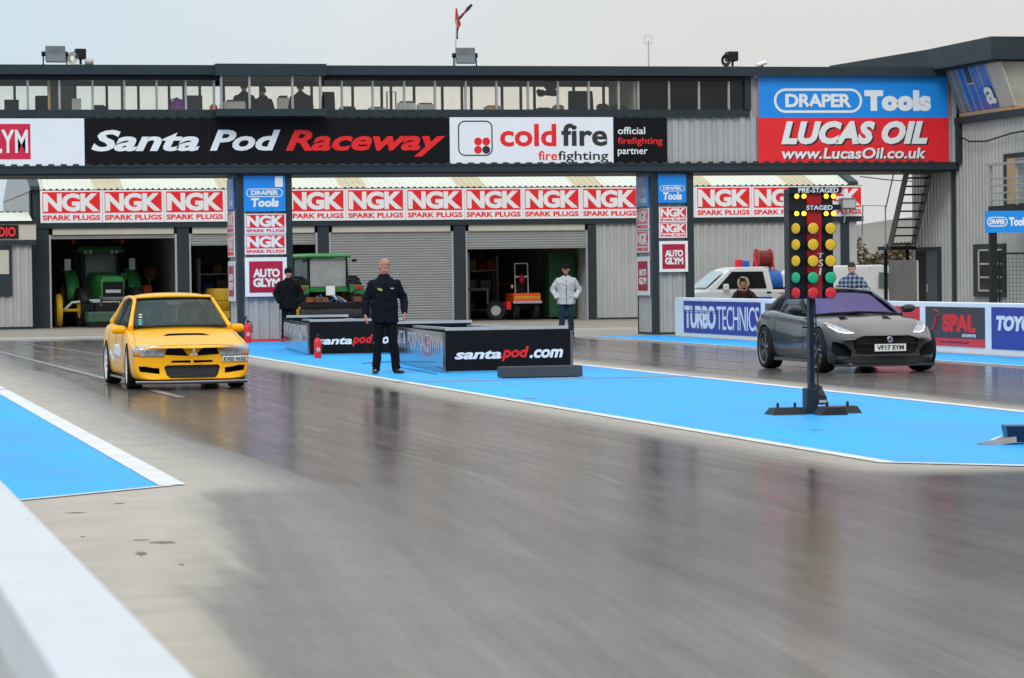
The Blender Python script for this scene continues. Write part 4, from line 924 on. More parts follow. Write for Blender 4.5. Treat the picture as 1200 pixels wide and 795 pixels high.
# ------------------------------------------------------------------ cars
MT.update(
    yellow=mat('yellow_car_paint', (0.92, 0.422, 0.0), 0.34, var=.02, scale=1, coat=.18, spec=.25), darkgrey=mat('satin_dark_grey_paint', (0.023, 0.022, 0.0215), 0.26, metal=.35, var=.05, scale=1, coat=.6, spec=.5),
    lamp_glass=mat('headlight_lens', (0.42, 0.43, 0.44), 0.08, coat=1, var=.2, scale=9), lamp_inner=mat('lamp_bezel', (0.50, 0.49, 0.48), 0.3, metal=.2), reflector=mat('lamp_reflector', (0.8, 0.8, 0.82), 0.1, metal=.9),
    amber=mat('amber_lens', (0.75, 0.22, 0.02), 0.2), plate=mat('number_plate', (0.70, 0.70, 0.68), 0.35, var=.03), cockpit=mat('cockpit_trim', (0.012, 0.012, 0.013), 0.7, spec=.2), mesh_dark=mat('grille_mesh', (0.006, 0.006, 0.007), 0.6, spec=.2),
    carglass=glass('car_glass', (0.80, 0.83, 0.81), (.30, .33, .33), .02, .03, .5), coupeglass=glass('coupe_side_glass', (.82, .84, .84), (.35, .36, .38), .02, .02, .45), clearlens=glass('clear_lens', (.95, .96, .97), (.8, .82, .85), .05, .03, .5), purpleglass=glass('purple_windscreen', (0.16, 0.14, 0.32), (.34, .30, .62), .34, .03, .75),
    whiterim=mat('white_alloy', (0.78, 0.78, 0.78), 0.35, metal=.2), darkrim=mat('graphite_alloy', (0.24, 0.24, 0.25), 0.25, metal=.8), disc=mat('brake_disc', (0.25, 0.24, 0.23), 0.4, metal=.8),
    carbon=mat('black_carbon', (0.015, 0.015, 0.016), 0.25, coat=.5), silverstrip=mat('splitter_edge', (.36, .37, .40), .35, metal=.3), decal=mat('white_graphic', (.75, .74, .72), .4, var=.1), led_white=mat('running_light', (.8, .8, .85), .2, emit=(.9, .92, 1.0), es=1.6), tealsticker=mat('teal_sticker', (.10, .50, .52), .5))

def car_body(st):
    """st: (y, bow, zb, hb, hw, zw, xs, zs, xt, zt, zc) from nose to tail; returns a smooth closed MB-made object"""
    mb = MB(); rs = []
    for (y, bow, zb, hb, hw, zw, xs, zs, xt, zt, zc) in st:
        half = [(0, zb), (hb*.6, zb), (hb, zb + .005), ((hb + hw)/2 + .02, zb + .06), (hw, zw), (xs, zs), ((xs + xt)/2 + .02, (zs + zt)/2 + .025), (xt, zt), (xt*.55, zt + (zc - zt)*.75), (0, zc)]
        full = half + [(-x, z) for x, z in reversed(half[1:-1])]
        rs.append([(x, y + bow*(x/.9)**2, z) for x, z in full])
    n = len(rs[0]); m = n // 2
    mb.rings(rs, caps=False)
    for base, flip in ((0, True), ((len(rs) - 1) * n, False)):       # flat caps made of quads between the left and right halves
        for i in range(m):
            a, b, c, d = base + i, base + i + 1, base + (n - i - 1) % n, base + (n - i) % n
            f = [a, b, c, d] if len({a, b, c, d}) == 4 else ([a, b, c] if d == a else [a, b, d])
            mb.f.append(f); mb.mi.append(0)
    return mb
def finish_body(mb, name, m, parent, cutters):
    o = mb.build(name, m, None)
    s_ = o.modifiers.new('sub', 'SUBSURF'); s_.levels = 3; s_.render_levels = 3; bake(o)
    o.data.shade_smooth()
    bm = bmesh.new(); bm.from_mesh(o.data); bvh = BVHTree.FromBMesh(bm); bm.free()
    c = cutters.build('cut', 'mesh_dark', None)
    b = o.modifiers.new('cut', 'BOOLEAN'); b.object = c; b.operation = 'DIFFERENCE'; b.solver = 'EXACT'; b.material_mode = 'TRANSFER'; b.use_self = True
    bake(o); bpy.data.objects.remove(c)
    o.data.shade_smooth(); o.data.set_sharp_from_angle(angle=R(38)); o.data.name = name; o.parent = parent
    return o, bvh
def patch(name, bvh, poly, d, m, parent, off=.005, thick=.008, cuts=4, smooth=True):
    """a panel cut to the outline poly and laid on the body; d: the direction it is laid from ('front','left','right','top')"""
    bm = bmesh.new()
    mk = {'front': lambda a, b: Vector((a, -4, b)), 'right': lambda a, b: Vector((4, a, b)), 'left': lambda a, b: Vector((-4, a, b)), 'top': lambda a, b: Vector((a, b, 4))}[d]
    dr = {'front': Vector((0, 1, 0)), 'right': Vector((-1, 0, 0)), 'left': Vector((1, 0, 0)), 'top': Vector((0, 0, -1))}[d]
    vs = [bm.verts.new(mk(*p)) for p in poly]; bm.faces.new(vs)
    bmesh.ops.triangulate(bm, faces=bm.faces[:])
    bmesh.ops.subdivide_edges(bm, edges=bm.edges[:], cuts=cuts, use_grid_fill=True)
    for v in bm.verts:
        h = bvh.ray_cast(v.co, dr)
        p, nrm = (h[0], h[1]) if h[0] is not None else bvh.find_nearest(v.co + dr*3.2)[:2]
        if nrm.dot(dr) > 0: nrm = -nrm
        v.co = p + nrm*off
    me = bpy.data.meshes.new(name); bmesh.ops.recalc_face_normals(bm, faces=bm.faces[:]); bm.normal_update()
    avg = sum((f.normal for f in bm.faces), Vector())
    if avg.dot(dr) > 0: bmesh.ops.reverse_faces(bm, faces=bm.faces[:])
    bm.to_mesh(me); bm.free(); me.materials.append(MT[m] if isinstance(m, str) else m)
    if smooth: me.shade_smooth()
    o = bpy.data.objects.new(name, me); COL.objects.link(o); o.parent = parent
    s_ = o.modifiers.new('solid', 'SOLIDIFY'); s_.thickness = thick; s_.offset = 1
    return o
def flipx(poly): return [(-a, b) for a, b in reversed(poly)]
def grid_sheet(name, a, b, c, d, bulge, m, parent, n=8, th=.006, dome=(0, 0, 0)):
    """curved sheet between corners a (left low) b (right low) c (right high) d (left high), pushed out by bulge"""
    a, b, c, d = map(Vector, (a, b, c, d)); bulge = Vector(bulge); mb = MB(); vs = []
    for j in range(n + 1):
        for i in range(n + 1):
            s, t = i/n, j/n; p = a.lerp(b, s).lerp(d.lerp(c, s), t); vs.append(p + bulge*(1 - (2*s - 1)**2)*(.75 + .25*(1 - (2*t - 1)**2)) + Vector(dome)*(1 - (2*t - 1)**4)*(1 - (2*s - 1)**4))
    mb.add(vs, [(j*(n+1)+i, j*(n+1)+i+1, (j+1)*(n+1)+i+1, (j+1)*(n+1)+i) for j in range(n) for i in range(n)])
    o = mb.build(name, m, parent, smooth=80); s_ = o.modifiers.new('solid', 'SOLIDIFY'); s_.thickness = th; s_.offset = 0
    return o
def wheel(parent, x, y, r, w, rim_m, spokes, turn=0.0, rr=.70):
    s = 1 if x > 0 else -1
    wh = MB()                                  # rim
    ri = r*rr
    wh.lathe([(ri, .5*w), (ri*1.04, .48*w), (ri*.99, .30*w), (ri*.93, -.45*w), (ri*.90, -.45*w), (ri*.94, .30*w), (ri*.94, .46*w)], axis='x', n=32, wrap=True)
    wh.cyl((.10*w, 0, 0), (.40*w, 0, 0), ri*.20, ri*.15, 16)
    for k in range(spokes):
        a = 2*PI*k/spokes + .2
        for da in ((-.11, .11) if spokes <= 6 else (0,)):
            c0, s0 = math.cos(a + da*.5), math.sin(a + da*.5); c1, s1 = math.cos(a + da*1.6), math.sin(a + da*1.6); t = ri*.055
            p0 = Vector((.34*w, ri*.14*c0, ri*.14*s0)); p1 = Vector((.44*w, ri*.96*c1, ri*.96*s1)); tt = Vector((0, -s1, c1))*t; dx = Vector((.10*w, 0, 0))
            wh.rings([[p0 - tt, p0 + tt, p0 + tt - dx, p0 - tt - dx], [p1 - tt*.8, p1 + tt*.8, p1 + tt*.8 - dx, p1 - tt*.8 - dx]])
    o = wh.build('wheel', rim_m, parent, smooth=40)
    ty = MB().lathe([(ri*.97, .46*w), (r*.86, .56*w), (r*.95, .52*w), (r*.99, .40*w), (r, .2*w), (r, -.2*w), (r*.99, -.40*w), (r*.95, -.52*w), (r*.86, -.56*w), (ri*.97, -.46*w)], axis='x', n=36, wrap=True).build('tyre', 'rubber', o, smooth=40)
    MB().cyl((-.1*w, 0, 0), (-.02*w, 0, 0), ri*.78, n=24).build('brake_disc', 'disc', o, smooth=40)
    o.location = (x, y, r); o.rotation_euler = (0, 0, turn + (0 if s > 0 else PI)); return o
def seam(parent, pts, bvh, side, r=.0035, name='panel_gap'):
    out = []
    for p, q in zip(pts[:-1], pts[1:]):
        for i in range(5):
            a = p[0] + (q[0]-p[0])*i/5; b = p[1] + (q[1]-p[1])*i/5
            if side == 'top': h = bvh.ray_cast(Vector((a, b, 4)), Vector((0, 0, -1)))
            else: h = bvh.ray_cast(Vector((4*side, a, b)), Vector((-side, 0, 0)))
            if h[0] is not None: out.append(h[0] + h[1]*.0005)
    return MB().tube(out, r, 5).build(name, 'dark', parent)

# ---- yellow rally saloon
ev = thing('rally_saloon', 'yellow four door rally saloon with bonnet vent and rear wing on the left lane', 'car', (5.20, 44.75, .004), R(1.3))
ev.scale = (.935, .935, 1.0)
Zk = 1.0
st = [(-2.25, .21, .17, .70, .80, .30, .80, .46, .76, .565, .575), (-2.21, .21, .13, .76, .865, .32, .87, .50, .83, .60, .612), (-2.02, .20, .115, .78, .885, .35, .885, .54, .84, .635, .655), (-1.72, .05, .13, .80, .89, .40, .885, .60, .82, .685, .72), (-1.31, 0, .14, .80, .895, .42, .885, .64, .80, .755, .80),
      (-.92, 0, .14, .80, .87, .45, .855, .70, .78, .83, .868), (-.3, 0, .14, .79, .86, .48, .85, .76, .78, .87, .87), (.7, 0, .14, .79, .865, .5, .85, .79, .77, .89, .89), (1.31, 0, .15, .80, .895, .5, .88, .79, .76, .90, .91), (1.8, -.03, .17, .78, .875, .5, .855, .79, .72, .905, .925), (2.14, -.14, .22, .74, .84, .5, .81, .77, .70, .88, .90), (2.24, -.16, .30, .66, .76, .5, .75, .72, .64, .82, .84)]
cut = MB()
cut.prism([(-.42, .315), (-.39, .345), (.39, .345), (.42, .315), (.38, .20), (.33, .165), (-.33, .165), (-.38, .20)], -3, -2.0)
for s in (1, -1):
    f = (lambda p: p) if s == 1 else flipx
    cut.prism(f([(.05, .47), (.41, .49), (.375, .585), (.15, .585)]), -3, -2.0)
    cut.prism(f([(.02, .375), (.32, .38), (.30, .41), (.02, .41)]), -3, -1.95)
    cut.prism(f([(.49, .225), (.78, .26), (.80, .335), (.70, .335), (.60, .315), (.49, .305)]), -3, -1.85)
    for y in (-1.31, 1.31): cut.cyl((s*.60, y, .31), (s*1.2, y, .31), .345, n=32)
cut.prism([(-.36, -1.54), (.36, -1.54), (.27, -1.40), (-.27, -1.40)], .735, .95, 'z')          # bonnet vent
body, bv = finish_body(car_body(st), 'body', 'yellow', ev, cut)
MB().prism([(-.33, -1.525), (.33, -1.525), (.28, -1.45), (-.28, -1.45)], .752, .758, 'z').build('bonnet_vent', 'mesh_dark', ev)
for s in (1, -1):
    f = (lambda p: p) if s == 1 else flipx
    h_ = patch('headlight', bv, f([(.43, .465), (.855, .475), (.875, .55), (.84, .605), (.70, .605), (.46, .595), (.41, .53)]), 'front', 'lamp_inner', ev, .003, .008)
    patch('indicator', bv, f([(.76, .482), (.85, .486), (.86, .525), (.78, .53)]), 'front', 'amber', h_, .012, .004)
    for cx in (.54, .67): patch('reflector', bv, [(cx*s + .048*math.cos(2*PI*k/14), .537 + .038*math.sin(2*PI*k/14)) for k in range(14)], 'front', 'reflector', h_, .012, .004, 2)
    patch('lens', bv, f([(.43, .465), (.855, .475), (.875, .55), (.84, .605), (.70, .605), (.46, .595), (.41, .53)]), 'front', 'clearlens', h_, .018, .003)
    # door mirror
    mb = MB(); mb.rings([[(s*.80 + s*.20*u, -.66 + .02*u + .055*math.cos(2*PI*k/14), .83 + .062*math.sin(2*PI*k/14)*w_) for k in range(14)] for u, w_ in ((.1, .7), (.3, .95), (.7, 1.05), (1.0, .9), (1.08, .5))])
    mb.box(min(s*.72, s*.84), max(s*.72, s*.84), -.67, -.62, .79, .83); mb.build('door_mirror', 'yellow', ev, smooth=50)
    # greenhouse: pillars and panes
    pl = MB(); pl.tube([(s*.765, -.90, .85), (s*.70, -.60, 1.01), (s*.60, -.20, 1.248), (s*.60, .05, 1.278), (s*.60, .5, 1.285), (s*.59, .98, 1.26), (s*.64, 1.38, 1.06), (s*.70, 1.62, .91)], [.042, .033, .030, .030, .030, .04, .06, .08], 10)
    pl.build('roof_pillar', 'yellow', ev, smooth=60)
    MB().tube([(s*.80, .20, .82), (s*.70, .22, 1.06), (s*.615, .24, 1.27)], .03, 8).build('door_pillar', 'plastic', ev, smooth=60)
    grid_sheet('side_window', (s*.80, -.72, .88), (s*.80, .19, .88), (s*.615, .22, 1.27), (s*.625, -.18, 1.23), (s*.012, 0, 0), 'carglass', ev, 4)
    grid_sheet('side_window', (s*.80, .23, .88), (s*.76, 1.25, .91), (s*.61, .95, 1.24), (s*.615, .25, 1.27), (s*.012, 0, 0), 'carglass', ev, 4)
    seam(body, [(-.62, .82), (-.70, .5), (-.72, .2)], bv, s); seam(body, [(.22, .82), (.24, .2)], bv, s); seam(body, [(1.05, .86), (.98, .6), (.85, .35), (.8, .2)], bv, s); seam(body, [(-.72, .2), (.8, .2)], bv, s)
    for x, y in ((s*.775, -1.31), (s*.775, 1.31)): wheel(ev, x, y, .312, .215, 'whiterim', 10, R(-3) if y < 0 else 0, .80)
# white graphics on the flanks
for d in ('left', 'right'):
    patch('side_graphic', bv, [(-.35, .40), (.45, .44), (.40, .60), (-.20, .62), (-.45, .50)], d, 'decal', ev, .002, .002)
    patch('side_graphic', bv, [(.50, .30), (.95, .46), (.80, .52), (.48, .40)], d, 'decal', ev, .002, .002)
grid_sheet('roof', (-.605, -.20, 1.278), (.605, -.20, 1.278), (.59, 1.0, 1.275), (-.59, 1.0, 1.275), (0, -.10, .020), 'yellow', ev, 12, .02, (0, 0, .042))
grid_sheet('windscreen', (-.73, -.88, .865), (.73, -.88, .865), (.585, -.20, 1.262), (-.585, -.20, 1.262), (0, -.13, .012), 'carglass', ev, 10)
grid_sheet('rear_window', (.66, 1.62, .90), (-.66, 1.62, .90), (-.555, 1.0, 1.255), (.555, 1.0, 1.255), (0, .08, .04), 'carglass', ev, 8)
MB().tube([(-.73, -.885, .862), (-.5, -.962, .872), (0, -1.0, .88), (.5, -.962, .872), (.73, -.885, .862)], .012, 6).build('windscreen_seal', 'plastic', ev)
MB().tube([(-.585, -.205, 1.262), (-.3, -.278, 1.268), (0, -.302, 1.27), (.3, -.278, 1.268), (.585, -.205, 1.262)], .010, 6).build('windscreen_seal', 'plastic', ev)
it = MB(); it.box(-.74, .74, -.72, 1.5, .912, .920); it.box(-.70, .70, -.80, -.50, .87, .915); it.build('cabin_trim', 'cockpit', ev)
for sx in (-.36, .36):
    se = MB(); se.rings([[(sx + a*w_, .28 + y, z) for a, y in ((-1, -.05), (1, -.05), (1, .05), (-1, .05))] for w_, y0, z in ((.22, 0, .87), (.24, .02, 1.0), (.20, .04, 1.10), (.12, .05, 1.20))]); se.build('front_seat', 'cockpit', ev, bevel=.02)
MB().lathe([(.17, -.012), (.185, 0), (.17, .012), (.158, 0)], axis='y', n=24, wrap=True, c=(.36, -.38, .93)).build('steering_wheel', 'cockpit', ev)
MB().box(-.11, .11, -.30, -.27, 1.17, 1.215).build('rear_view_mirror', 'chrome', ev, bevel=.008)
for k, z in enumerate((.905, .935, .965, 1.005, 1.04)):
    t = (z - .865)/.385; MB().cbox((-.64 + .11*t + .02, -.90 + .68*t - .03, z), (.055, .006, .022), (R(-32), 0, 0)).build('screen_sticker', 'tealsticker' if k < 3 else 'decal', ev)
# number plate on the left-hand corner, badge, splitter, wing
pl = patch('number_plate', bv, [(.455, .38), (.83, .38), (.83, .46), (.455, .46)], 'front', 'plate', ev, .012, .006)
def wrap_text(s_, bvh, x0, x1, z0, z1, off, m, parent, bold=.02):
    t = text(s_, None, x0, x1, z0, z1, 0, m, 0, bold, name='lettering')
    for v in t.data.vertices:
        h = bvh.ray_cast(Vector((v.co.x, -4, v.co.z)), Vector((0, 1, 0)))
        if h[0] is not None: v.co = h[0] + Vector((0, -off + (v.co.y if v.co.y < 0 else 0), 0))
    t.parent = parent
wrap_text('KV03 WXS', bv, .475, .81, .392, .448, .0225, 'text_dark', pl)
bd = MB()
for a in (90, 210, 330):
    u = Vector((math.cos(R(a)), 0, math.sin(R(a)))); v = Vector((-u.z, 0, u.x)); c = Vector((0, -2.272, .515))
    q = [c, c + u*.034 + v*.02, c + u*.07, c + u*.034 - v*.02]
    bd.rings([[p + Vector((0, 0, 0)) for p in q], [p + Vector((0, -.012, 0)) for p in q]])
seam(body, [(-.84, -1.70), (-.80, -2.02), (-.42, -2.10), (0, -2.13), (.42, -2.10), (.80, -2.02), (.84, -1.70)], bv, 'top', .004, 'bonnet_gap')
seam(body, [(.80, -1.75), (.74, -.98)], bv, 'top', .004, 'bonnet_gap'); seam(body, [(-.80, -1.75), (-.74, -.98)], bv, 'top', .004, 'bonnet_gap')
bd.build('badge', 'chrome', ev)
sp = MB(); sp.rings([[(x, -2.30 + .30*(x/.9)**2, z) for x in (-.84, -.6, -.3, 0, .3, .6, .84)] + [(x, -2.0 + .25*(x/.9)**2, z) for x in (.80, .6, .3, 0, -.3, -.6, -.80)] for z in (.085, .125)]); sp.build('front_splitter', 'carbon', ev)
MB().tube([(x, -2.302 + .30*(x/.9)**2, .118) for x in (-.84, -.6, -.3, 0, .3, .6, .84)], .012, 6).build('splitter_strip', 'silverstrip', ev)
wg = MB(); wg.rings([[(x, 2.06, 1.225), (x, 2.02, 1.245), (x, 2.16, 1.262), (x, 2.30, 1.285), (x, 2.30, 1.268), (x, 2.16, 1.24)] for x in (-.84, -.4, 0, .4, .84)]); wgo = wg.build('rear_wing', 'plastic', ev)
for s in (1, -1):
    MB().prism([(2.02, 1.14), (2.30, 1.16), (2.32, 1.31), (2.0, 1.28)], s*.84, s*.84 + s*.014, 'x').build('end_plate', 'plastic', wgo)
    MB().prism([(1.95, .87), (2.10, .87), (2.22, 1.245), (2.10, 1.24)], s*.55, s*.55 + .025, 'x').build('wing_strut', 'carbon', wgo)
for s in (1, -1): MB().box(s*.80 if s > 0 else -.865, .865 if s > 0 else s*.80, -.92, .92, .125, .155).build('side_skirt', 'carbon', ev)
MB().tube([(-.28, .4, 1.35), (-.285, .5, 1.58)], .004, 5).build('aerial', 'plastic', ev)
it_ = MB().box(-.43, .43, -2.02, -2.0, .16, .345).build('intercooler', mat('intercooler', (.05, .05, .052), .5, metal=.5, stretch=(1, 1, 30), var=.4), ev)
for sx, lab, cl in ((.36, 'driver of the yellow saloon in a red top behind the windscreen', 'redcloth'), (-.36, 'passenger in dark top in the yellow saloon, beside the stickers', 'blackcloth')):
    person(lab, (5.21 + sx*.935, 44.75 + .16, -.53 + (.02 if sx < 0 else 0)), R(0), cl, 'blackcloth', hair='hair_dark', voxel=.013, lower=False, hands=(False, False), h=1.74, hem=1.25, lean=-.05,
        arms={-1: (V3((-.27, -.03, 1.30)), V3((-.22, -.2, 1.26))), 1: (V3((.27, -.03, 1.30)), V3((.22, -.2, 1.26)))})

# ---- dark grey sports car
jg = thing('sports_coupe', 'dark satin grey sports coupe with purple tinted windscreen in the right lane', 'car', (15.83, 45.7, .004), R(0.5))
jg.scale = (.945, .945, .985)
st = [(-2.16, .26, .14, .64, .74, .28, .72, .40, .62, .49, .515), (-2.10, .27, .115, .75, .85, .30, .83, .45, .72, .54, .57), (-1.95, .25, .105, .81, .90, .33, .89, .50, .76, .60, .625), (-1.65, .09, .12, .84, .945, .42, .93, .63, .78, .705, .715), (-1.31, 0, .14, .85, .96, .48, .94, .70, .76, .795, .80), (-.9, 0, .16, .84, .935, .50, .91, .74, .76, .85, .87),
      (-.45, 0, .16, .84, .915, .48, .885, .76, .76, .875, .915), (.2, 0, .16, .84, .905, .48, .88, .79, .77, .88, .89), (.8, 0, .15, .85, .93, .52, .91, .84, .79, .92, .92), (1.31, 0, .17, .86, .985, .58, .97, .86, .80, .965, .985), (1.75, -.03, .20, .82, .965, .58, .94, .84, .73, .925, .945), (2.12, -.12, .26, .74, .89, .55, .85, .74, .64, .82, .84), (2.24, -.15, .34, .62, .78, .55, .74, .68, .56, .76, .78)]
cut = MB()
cut.prism([(-.38, .57), (.38, .57), (.50, .535), (.55, .48), (.53, .385), (.42, .29), (-.42, .29), (-.53, .385), (-.55, .48), (-.50, .535)], -3, -1.95)
for s in (1, -1):
    f = (lambda p: p) if s == 1 else flipx
    cut.prism(f([(.58, .25), (.82, .27), (.87, .37), (.88, .47), (.81, .485), (.66, .43), (.57, .34)]), -3, -1.80)
    for y in (-1.31, 1.31): cut.cyl((s*.64, y, .34), (s*1.3, y, .34), .375, n=36)
cut.prism([(-.52, .235), (.52, .235), (.46, .165), (-.46, .165)], -3, -2.0)
body, bv = finish_body(car_body(st), 'body', 'darkgrey', jg, cut)
MB().box(-.53, .53, -2.05, -2.02, .445, .46).build('grille_bar', 'plastic', jg)
MB().box(-.5, .5, -1.985, -1.965, .30, .56).build('grille_mesh', 'mesh_dark', jg)
patch('lower_valance', bv, [(-.80, .155), (-.4, .145), (.4, .145), (.80, .155), (.82, .205), (.56, .26), (-.56, .26), (-.82, .205)], 'front', 'plastic', jg, .003, .004)
for s in (1, -1):
    f = (lambda p: p) if s == 1 else flipx
    hl = f([(.50, .60), (.63, .60), (.73, .63), (.81, .705), (.83, .76), (.78, .76), (.67, .705), (.54, .635)])
    h_ = patch('headlight', bv, hl, 'front', 'lamp_inner', jg, .003, .006)
    patch('projector', bv, [(s*.71 + .040*math.cos(2*PI*k/14), .685 + .030*math.sin(2*PI*k/14)) for k in range(14)], 'front', 'reflector', h_, .010, .004, 2)
    patch('projector', bv, [(s*.625 + .034*math.cos(2*PI*k/14), .640 + .022*math.sin(2*PI*k/14)) for k in range(14)], 'front', 'reflector', h_, .010, .004, 2)
    patch('indicator', bv, f([(.73, .705), (.78, .72), (.795, .748), (.765, .742)]), 'front', 'amber', h_, .010, .004, 2)
    patch('running_light', bv, f([(.50, .60), (.63, .596), (.73, .622), (.82, .705), (.805, .705), (.725, .636), (.63, .612), (.51, .614)]), 'front', 'led_white', h_, .012, .004)
    patch('lens', bv, hl, 'front', 'clearlens', h_, .017, .003)
    mb = MB(); mb.rings([[(s*.86 + s*.22*u, -.40 + .03*u + .07*math.cos(2*PI*k/14), .955 + .068*math.sin(2*PI*k/14)*w_ + .01*u) for k in range(14)] for u, w_ in ((.1, .6), (.3, .95), (.7, 1.0), (1.0, .8), (1.08, .4))])
    mb.tube([(s*.84, -.36, .87), (s*.90, -.37, .93)], .025, 8); mb.build('door_mirror', 'carbon', jg, smooth=50)
    pl = MB(); pl.tube([(s*.765, -.62, .86), (s*.70, -.22, 1.03), (s*.60, .28, 1.20), (s*.585, .55, 1.245), (s*.575, .9, 1.24), (s*.60, 1.3, 1.14), (s*.66, 1.75, .94), (s*.68, 1.95, .86)], [.035, .032, .036, .04, .045, .07, .09, .06], 10)
    pl.build('roof_pillar', 'darkgrey', jg, smooth=60)
    grid_sheet('side_window', (s*.79, -.42, .885), (s*.80, .80, .90), (s*.625, .78, 1.235), (s*.625, .30, 1.20), (s*.015, 0, 0), 'coupeglass', jg, 5)
    grid_sheet('side_window', (s*.80, .82, .90), (s*.74, 1.42, .93), (s*.655, 1.20, 1.12), (s*.625, .80, 1.235), (s*.015, 0, 0), 'coupeglass', jg, 5)
    seam(body, [(-.50, .84), (-.56, .6), (-.55, .25)], bv, s); seam(body, [(.80, .88), (.86, .6), (.70, .25)], bv, s); seam(body, [(-.55, .25), (.70, .25)], bv, s)
    MB().tube([(s*.925, -.80, .70), (s*.93, -.66, .695), (s*.922, -.56, .69)], [.004, .016, .008], 6).build('side_vent', 'plastic', jg)
    for x, y in ((s*.835, -1.31), (s*.845, 1.31)): wheel(jg, x, y, .345, .255, 'darkrim', 5, R(4) if y < 0 else 0, .76)
    MB().prism(f([(.30, -1.05), (.44, -1.08), (.42, -.92), (.33, -.92)]), .868, .882, 'z').build('bonnet_louvre', 'plastic', jg)
grid_sheet('roof', (-.605, .24, 1.212), (.605, .24, 1.212), (.60, 1.35, 1.15), (-.60, 1.35, 1.15), (0, 0, .075), 'darkgrey', jg, 10, .02, (0, 0, .03))
grid_sheet('windscreen', (-.735, -.60, .875), (.735, -.60, .875), (.585, .26, 1.205), (-.585, .26, 1.205), (0, -.17, .045), 'purpleglass', jg, 10)
grid_sheet('rear_window', (.60, 2.0, .86), (-.60, 2.0, .86), (-.575, 1.33, 1.15), (.575, 1.33, 1.15), (0, 0, .07), 'coupeglass', jg, 8)
MB().tube([(-.74, -.605, .875), (-.5, -.70, .90), (0, -.775, .92), (.5, -.70, .90), (.74, -.605, .875)], .016, 6).build('windscreen_seal', 'plastic', jg)
MB().box(-.09, .09, .12, .17, 1.17, 1.215).build('rear_view_mirror', 'plastic', jg, bevel=.01)
it = MB(); it.box(-.74, .74, -.40, 1.7, .915, .925); it.build('cabin_trim', 'cockpit', jg)
for sx in (-.36, .36):
    se = MB(); se.rings([[(sx + a*w_, .62 + y0 + y, z) for a, y in ((-1, -.05), (1, -.05), (1, .05), (-1, .05))] for w_, y0, z in ((.23, 0, .92), (.22, .03, 1.02), (.13, .05, 1.12))]); se.build('front_seat', 'cockpit', jg, bevel=.02)
pl = MB().box(-.262, .262, -2.185, -2.172, .335, .445).build('number_plate', 'plate', jg)
text('VF17 EYM', pl, -.225, .225, .355, .427, -2.186, 'text_dark', 0, .03)
bg = MB().cyl((0, -2.155, .512), (0, -2.178, .512), .048, .044, 20).build('round_badge', 'chrome', jg, smooth=40)
MB().cyl((0, -2.1782, .512), (0, -2.181, .512), .036, n=20).build('badge_field', mat('badge_maroon', (.22, .05, .06), .4), bg)
sp = MB(); sp.rings([[(x, -2.20 + .32*(x/.9)**2, z - .06) for x in (-.86, -.6, -.3, 0, .3, .6, .86)] + [(x, -1.95 + .25*(x/.9)**2, z - .06) for x in (.82, .6, .3, 0, -.3, -.6, -.82)] for z in (.165, .20)]); sp.build('front_splitter', 'carbon', jg)
for s in (1, -1): MB().box(s*.84 if s > 0 else -.925, .925 if s > 0 else s*.84, -.90, .90, .15, .20).build('side_skirt', 'carbon', jg)
# darker nose panels either side of the grille
# ------------------------------------------------------------------ start line equipment
MT['sidegrey'] = mat('faded_side_lettering', (.45, .44, .45), .25, var=.2)
MT['polished'] = mat('glossy_side_panel', (0.16, 0.15, 0.17), 0.07, metal=.5, var=.1, scale=1.5, spec=.8)
def barrier_box(label, cx, cy, w, depth, h, ang, text_on=True):
    o = thing('barrier_box', label, 'barrier', (cx, cy, .008), ang)
    MB().box(-w/2, w/2, 0, .05, .02, h).build('front_board', 'bannerblack', o)
    text('santa', o, -w*.43, -w*.055, h*.31, h*.52, -.001, 'text_white', .25, .035); text('pod', o, -w*.055, w*.165, h*.25, h*.60, -.001, 'text_red', .25, .035); text('.com', o, w*.17, w*.44, h*.31, h*.52, -.001, 'text_white', .25, .035)
    sk = .085; MB().prism([(-w/2 - .045, 0), (-w/2 - .002, 0), (-w/2 + sk*depth - .002, depth), (-w/2 + sk*depth - .045, depth)], .02, h - .03, 'z').build('side_panel', 'polished', o)
    MB().box(w/2 + .002, w/2 + .045, 0.0, depth, .02, h - .03).build('side_panel', 'polished', o)
    # stretched lettering along the near side
    for wd_, f0, f1 in (('SANTA', -.46, -.18), ('POD', -.13, .03), ('RACEWAY', .08, .46)):
        t = text(wd_, None, depth*f0, depth*f1, h*.42, h*.88, 0, 'sidegrey', 0, .0); t.parent = o; t.rotation_euler = (0, 0, R(-90) - math.atan(sk)); t.location = (-w/2 - .047 + sk*depth/2, depth/2, 0)
    MB().box(-w/2 + sk*depth, w/2, depth - .05, depth, .02, h + .02).build('rear_board', 'blackmetal', o)
    fr = MB(); fr.box(-w/2 + .02, w/2 - .02, .06, .12, h - .02, h + .05); fr.build('top_rail', 'alu', o)
    fr = MB(); fr.box(-w/2 + sk*depth, w/2 - .02, depth - .20, depth - .12, h + .01, h + .06); fr.build('top_rail', 'alu', o)
    for x in (-.1, w/2 - .12): MB().box(x, x + .08, .121, depth - .201, h - .06, h - .02).build('cross_rail', 'alu', o)
    for x in (-w/2 + .02, w/2 - .08): MB().box(x, x + .06, .055, .115, 0, h - .021).build('upright', 'alu', o)
    return o
def gp(px, py): q = G(px, py); return q
a, b = gp(513.5, 438.5), gp(666, 432.5)
barrier_box('front black start line barrier box with web lettering, beside the man in navy', (a.x + b.x)/2, 47.75, 2.05, 7.0, .665, R(1.0))
barrier_box('rear black start line barrier box with web lettering and red extinguisher before it', 10.62, 59.9, 1.90, 6.2, .655, R(0.5))
